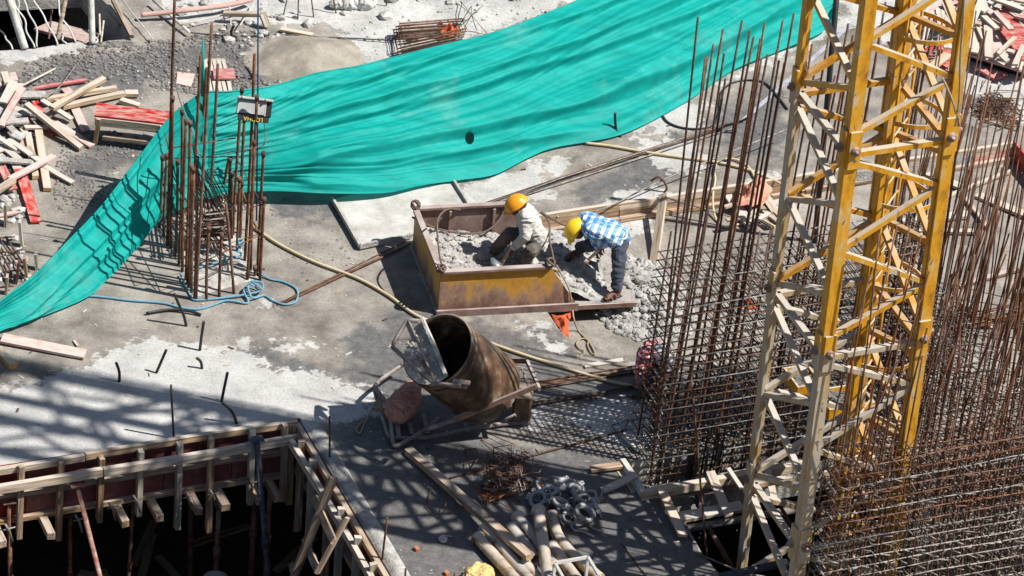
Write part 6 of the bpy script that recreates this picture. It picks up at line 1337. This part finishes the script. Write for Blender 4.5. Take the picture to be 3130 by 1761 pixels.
place_links(14, 'A7', 970, 590, 110, 60, .06, 'orange-rusted link at the lower side of the tangled pile', 'steel link', 'orange links of the tangled pile', [(.28, .12), (.3, .14)], [mat('orange rust', [(.22, .09, .035), (.33, .15, .06)], scale=9, rough=.85), rust], flat=.25)
place_links(30, 'C2', 1010, 200, 110, 110, .1, 'bent dark link scattered on the slab right of the mast', 'steel link', sg, [(.35, .2), (.5, .12), (.3, .25)], [rust_dull, rust], r=.007, flat=.3)
for pts, l in ((((470, 680), (525, 500), (630, 590), (600, 720)), 'single large link lying flat left of the long timber'), (((870, 195), (905, 145), (1110, 230), (1090, 310)), 'single link above the tangled pile'), (((750, 270), (830, 255), (850, 330), (790, 400)), 'link sticking out of the left of the pile'), (((1805, 90), (1925, 55), (1890, 130), (1855, 185)), 'loose link beside the lower left of the cage')):
    b = MB(); b.tube([G('A7', x, y, .012+.03*i) for i, (x, y) in enumerate(pts)], .006, 5, closed=True); tag(b.build('steel_link', rust), l, 'steel link')
bar3c('A7', (640, 470, .02), (1920, 120, .03), .011, rust_dull, 'long ribbed bar lying from the tangled pile to the cage')
# stacked rectangular links behind the net
sk2 = thing('link_stack', 'stack of large rusty rectangular links behind the green net', 'steel links', loc=G('A3', 1450, 400))
c0 = [G('A3', x, y, .02) for x, y in ((1240, 440), (1700, 340), (1670, 265), (1215, 300))]
for k in range(11):
    o_ = Vector((jit(.03)+.004*k, jit(.03)+.012*k, .02+.017*k)); b = MB(); b.tube([p+o_+Vector((jit(.012), jit(.012), 0)) for p in c0], .011, 5, closed=True); b.build('link', rust_dull if k % 3 else rust, sk2)
# ================================================================== PIPES AND CLAMPS
pipem = mat('worn pipe paint', [(.17, .085, .05), (.38, .28, .19), (.50, .43, .34), (.52, .33, .07)], stops=[.36, .45, .56, .68], scale=7, detail=8, rough=.6, bump=.15, dust=((.42, .39, .36), .3), hue=.12)
PR = .066
pipe('concrete_pipe', 'A7', 840, 890, 1230, 1330, PR, .075, .075, pipem, 'yellow-spotted pipe outermost beside the yellow sack', 'pipe', 'pump pipes')
pipe('concrete_pipe', 'A7', 890, 825, 1290, 1290, PR, .075, .075, pipem, 'second pipe of the stack under the long timber', 'pipe', 'pump pipes')
pipe('concrete_pipe', 'A7', 1085, 820, 1262, 1055, PR, .08, .10, pipem, 'short pipe with an open rim right of the long timber', 'pipe', 'pump pipes')
pipe('concrete_pipe', 'A7', 1125, 740, 1400, 1110, PR, .075, .075, pipem, 'rusty pipe under the upper steep pipe', 'pipe', 'pump pipes')
pipe('concrete_pipe', 'A7', 1278, 690, 1352, 1230, PR, .22, .20, pipem, 'steep pale pipe lying on top of the stack', 'pipe', 'pump pipes')
pipe('concrete_pipe', 'A7', 1175, 1080, 1420, 1350, PR, .08, .08, pipem, 'rust-blotched pipe in the middle of the stack', 'pipe', 'pump pipes')
pipe('concrete_pipe', 'A7', 1370, 950, 1600, 1260, PR, .08, .08, pipem, 'orange-stained pipe beside the bent elbow', 'pipe', 'pump pipes')
b = MB(); el = spline([G('A7', x, y, .085) for x, y in ((1375, 735), (1390, 810), (1420, 890), (1490, 985), (1580, 1070), (1720, 1190))], 6); b.tube(el, [PR*1.15]*2+[PR]*(len(el)-2), 14, cap=True); tag(b.build('elbow_pipe', pipem), 'bent pump pipe elbow right of the straight pipes', 'pipe')
plank('long_timber', 'A7', 345, 270, 1215, 1035, .10, .07, .0, .19, wood_brown, 'long squared timber leaning across the pipes', 'timber')
clampm = mat('clamp zinc', [(.10, .10, .1), (.26, .265, .27), (.44, .45, .46)], scale=7, rough=.5, metal=.3, bump=.3, hue=.35, dust=((.4, .39, .37), .15))
def clamp_mesh():
    b = MB(); R_ = .085; prof = [(R_-.018, -.022), (R_-.018, .022), (R_-.006, .027), (R_+.016, .024), (R_+.016, -.024), (R_-.006, -.027), (R_-.018, -.022)]
    b.lathe(prof, 22, (0, 0, 0), ZZ)
    for a in (0, math.pi):
        c = Vector((math.cos(a), math.sin(a), 0))*(R_+.026); b.box(c, .045, .05, .045); b.lathe([(0, .035), (.012, .035), (.012, -.035), (0, -.035)], 8, c+Vector((math.cos(a)*.008, 0, 0)), ZZ)
    b.tube([Vector((R_+.03, .02, 0)), Vector((R_+.03, .09, .005)), Vector((R_-.01, .16, .01))], [.013, .011, .006], 7); return b
cm = clamp_mesh().build('pipe_clamp', clampm); first = True
CL = [(1465, 505, .13, .45), (1355, 565, .14, .2), (1275, 620, .10, .7), (1435, 645, .16, .35), (1545, 540, .07, .6), (1590, 640, .07, .3), (1610, 722, .13, .5), (1685, 670, .09, 1.2), (1490, 690, .06, .6), (1380, 680, .05, .5), (1300, 535, .05, .8), (1560, 580, .11, .9), (1500, 760, .05, .4), (1480, 605, .06, .5), (1330, 620, .05, .2), (1640, 610, .05, .4)]
for i, (x, y, z, tl) in enumerate(CL):
    o = cm if i == 0 else cm.copy()
    if i: COL.objects.link(o)
    o.location = G('A7', x, y, z); a = random.uniform(0, 6.28); o.rotation_euler = (tl*math.cos(a), tl*math.sin(a)*.7, random.uniform(0, 6.28)); s = 1.25 if i in (0, 6) else random.uniform(.95, 1.1); o.scale = (s, s, s)
    tag(o, ('large pale zinc clamp on top of the clamp heap', 'clamp ring')[0] if i == 0 else 'grey ring clamp in the heap beside the pipe ends', 'pipe clamp', None if i == 0 else 'pipe clamps in the heap')
for i, pts in enumerate((((1505, 790), (1530, 840), (1590, 850), (1680, 890)), ((1630, 790), (1670, 830), (1730, 850)), ((1425, 690), (1420, 730), (1380, 755)), ((1240, 690), (1230, 720), (1215, 735)))):
    b = MB(); b.tube(spline([G('A7', x, y, .03) for x, y in pts], 4), [.018]*5+[.008]*40 if False else .013, 7); tag(b.build('clamp_lever', clampm), 'loose curved clamp lever on the wet slab by the clamp heap', 'lever', 'loose clamp levers')
st = thing('stool_frame', 'white square metal stool frame standing over the pipes', 'stool', loc=G('A7', 1540, 1200))
wp = [G('A7', x, y, .42) for x, y in ((1395, 1078), (1632, 1035), (1720, 1180), (1480, 1225))]
for p, q in zip(wp, wp[1:]+wp[:1]): b = MB(); b.beam(p, q, .03, .03); b.build('top_rail', whitem, st)
for p in wp: b = MB(); b.beam(p-ZZ*.02, Vector((p.x, p.y, .0)), .028, .028, U); b.build('leg', whitem, st)
for (x, y, l) in ((405, 975, 'red brick lump on the wet slab by the concrete lip'), (620, 1150, 'red brick lump near the yellow sack')):
    p = G('A7', x, y, .02); b = MB(); b.box(p, .05, .06, .045, Vector((.8, .6, 0)), Vector((-.6, .8, 0)), ZZ); tag(b.build('brick_bit', mat('brick', [(.35, .12, .06), (.45, .17, .09)], rough=.9), bevel=.006), l, 'brick')
b = MB(); rock(b, G('A7', 595, 905, .03), .045, 1); tag(b.build('stone', gravel_pale), 'grey stone lying alone on the wet slab', 'stone')
# rebar bundles lying on the slab
def bundle2(f, x1, y1, x2, y2, nn, sp, label, z=.02, r=.009, m_=rust_dull):
    t = thing('bar_bundle', label, 'bars', loc=G(f, x1, y1, z)); p = G(f, x1, y1, z); q = G(f, x2, y2, z); s = (q-p).cross(ZZ).normalized()
    for k in range(nn): o_ = s*sp*(k/(nn-1)-.5); bar3('bar', p+o_+s*jit(.03)+(q-p)*jit(.03), q+o_+s*jit(.05)+ZZ*.012*(k % 3), r, m_ if k % 3 else rust, t)
bundle2('A5', 1490, 815, 2700, 640, 6, .12, 'bundle of thin bars lying behind the bucket towards the cage')
bundle2('A5', 1490, 985, 2500, 810, 4, .06, 'second bundle of thin bars lying before the first')
bundle2('S', 860, 930, 1250, 745, 4, .05, 'few rusty bars lying from the blue rope towards the skip')
bundle2('B2', 1480, 950, 2150, 820, 12, .3, 'rusty bars stacked flat right of the cages', m_=rust)
bundle2('A8', 170, 1240, 900, 1160, 4, .08, 'bars lying below the squatting worker')
# boards right of the mast
for (x1, y1, x2, y2, w_, m_, l) in ((430, 590, 760, 720, .12, wood, 'pale board on the sunken floor behind the right mast leg'), (640, 790, 1090, 610, .05, wood_grey, 'narrow grey batten crossing the sunken floor'), (860, 770, 1200, 910, .12, wood, 'plank on the sunken floor right of the mast'), (760, 770, 930, 990, .05, wood_brown, 'brown batten leaning among the bars'), (330, 960, 800, 900, .14, wood_grey, 'wide pale plank behind the bars right of the mast'), (300, 1010, 860, 1020, .08, wood, 'pale plank lying before the wide one'), (740, 1390, 1200, 1260, .07, steel_rust, 'brown steel tube across the sunken floor'), (280, 1090, 600, 1030, .08, wood_grey, 'board behind the mast by the cage')):
    plank('floor_board', 'C2', x1, y1, x2, y2, w_, .035, RZ+.01, RZ+.03, m_, l, 'board')
plank('floor_board', 'B2', 1560, 800, 2100, 1230, .10, .08, RZ+.02, RZ+.02, wood_orange, 'thick orange timber lying right of the cages', 'timber')
plank('floor_board', 'B2', 1460, 955, 1830, 1040, .10, .05, RZ+.02, RZ+.02, wood, 'pale board end beside the thick orange timber', 'board')
pipe('steel_tube', 'C1', 1000, 440, 1420, 355, .028, .05, .05, whitem, 'white pipe lying beyond the outer cage', flange=False)
plank('floor_board', 'B1', 640, 1180, 830, 1440, .13, .03, RZ+.12, RZ+.05, wood_grey, 'wide grey plank leaning under the salmon sheet', 'board')
plank('floor_board', 'B1', 880, 1200, 1000, 1380, .12, .03, RZ+.1, RZ+.05, wood, 'pale plank beside the salmon sheet', 'board')
for k in range(9):
    x, y = 860+jit(110), 1330+jit(70); a = random.uniform(0, 3.14); plank('scrap_board', 'B1', x, y, x+120*math.cos(a), y+80*math.sin(a), .06, .025, RZ+.02+.02*k, RZ+.03+.02*k, random.choice((wood_brown, wood_grey, wood)), 'short scrap board under the salmon sheet behind the tall bars', 'board', 'scraps under the salmon sheet')
bar3c('B4', (620, 860, .05), (1620, 1160, RZ+.1), .012, wire_grey, 'grey rod sloping from the leaning board to the hoses')
plank('plastic_strip', 'B1', 760, 770, 1480, 130, .055, .006, .01, .01, mat('clear plastic', [(.24, .24, .28), (.4, .4, .46)], scale=14, rough=.4), 'strip of bluish plastic sheet along the slab behind the mast', 'plastic strip')
b = MB(); Yq = G('S', 2480, 720).y; b.tube([G('S', 2490, 740, -.2), RY('S', 2560, -40, Yq)], .035, 8); tag(b.build('black_pole', black), 'black pole standing behind the left leg of the mast', 'pole')
# far rubble: white sacks, pink pipe, wires
for (x, y, r, l) in ((800, 30, .10, 'small white sack at the rubble edge'), (870, 30, .13, 'round white sack on the far rubble'), (985, 15, .2, 'large white sack on the far rubble')): sack('white_sack', 'A3', [(x-25, y, .06), (x+25, y-4, .07)], 0, [r*.7, r*.75], whitem, l)
path3('pink_pipe', 'A1', [(1040, 110, .1), (1200, 95, .12), (1380, 75, .14), (1560, 55, .12), (1700, 35, .12), (1860, -5, .1)], .033, mat('pink hose', [(.42, .26, .22), (.5, .33, .29)], rough=.8), 'faded pink pipe lying over the far rubble', 'pipe', n=8)
for i, (x1, y1, x2, y2) in enumerate(((1130, 0, 1400, 240), (1330, 180, 1800, 80), (1770, 190, 1870, 30), (1690, 20, 1705, 190), (900, 0, 1130, 290))):
    tag(bar3('rubble_stick', G('A1', x1, y1, .12), G('A1', x2, y2, .06), .02 if i == 0 else .009, whitem), ('white batten sloping down the far rubble', 'thin rod across the far rubble', 'short rod leaning by the pallet rubble', 'short upright rod in the far rubble', 'wire trailing from the far hole')[i], 'stick')
plank('rubble_beam', 'A1', 1650, 100, 1920, 105, .07, .05, .1, .12, wood_brown, 'brown beam half buried in the far rubble', 'beam'); plank('rubble_board', 'A3', 245, 100, 280, 195, .1, .03, .2, .05, wood_grey, 'grey board end leaning on the far rubble', 'board')
for i, (x, y, x2, y2) in enumerate(((395, 145, 440, 0), (508, 140, 515, -10), (625, 125, 600, -10), (790, 95, 755, -20), (940, 60, 905, -20), (1040, 70, 1090, -20), (1155, 60, 1190, -10))):
    upbar('far_bar', 'A3', x, y, x2, y2-60, .009, rust_dull, 'thin bar sticking out of the far rubble', 'bar', 'thin bars in the far rubble')
for i, (x, y) in enumerate(((1660, 0), (1700, -5), (1790, 30), (1900, 20), (1830, 230), (1900, 245), (1740, 200))): tag(bar3('wire', G('A3', 1790, 110, .25), G('A3', x, y, .02), .005, wire_grey), 'thin wire of the spread tuft behind the net', 'wire', 'wires of the spread tuft')
path3('long_cable', 'A3', [(-300, 240, .05), (0, 268, .03), (240, 265, .03), (450, 258, .04), (700, 275, .03), (950, 285, .03), (1200, 298, .03)], .009, black, 'thin dark cable along the ground behind the sand heap', 'cable')
plank('rubble_board', 'A3', 380, 215, 620, 260, .07, .03, .06, .03, wood, 'pale batten on the crest of the sand heap', 'board')
path3('thin_rope', 'A1', [(670, 335, .03), (560, 480, .05), (430, 650, .2), (340, 710, .2)], .009, wire_grey, 'grey rope from the far hole to the left timber heap', 'rope')
bar3c('A1', (160, 635, .1), (410, 505, .02), .014, wood_grey, 'thin grey stick poking out behind the left timber heap')
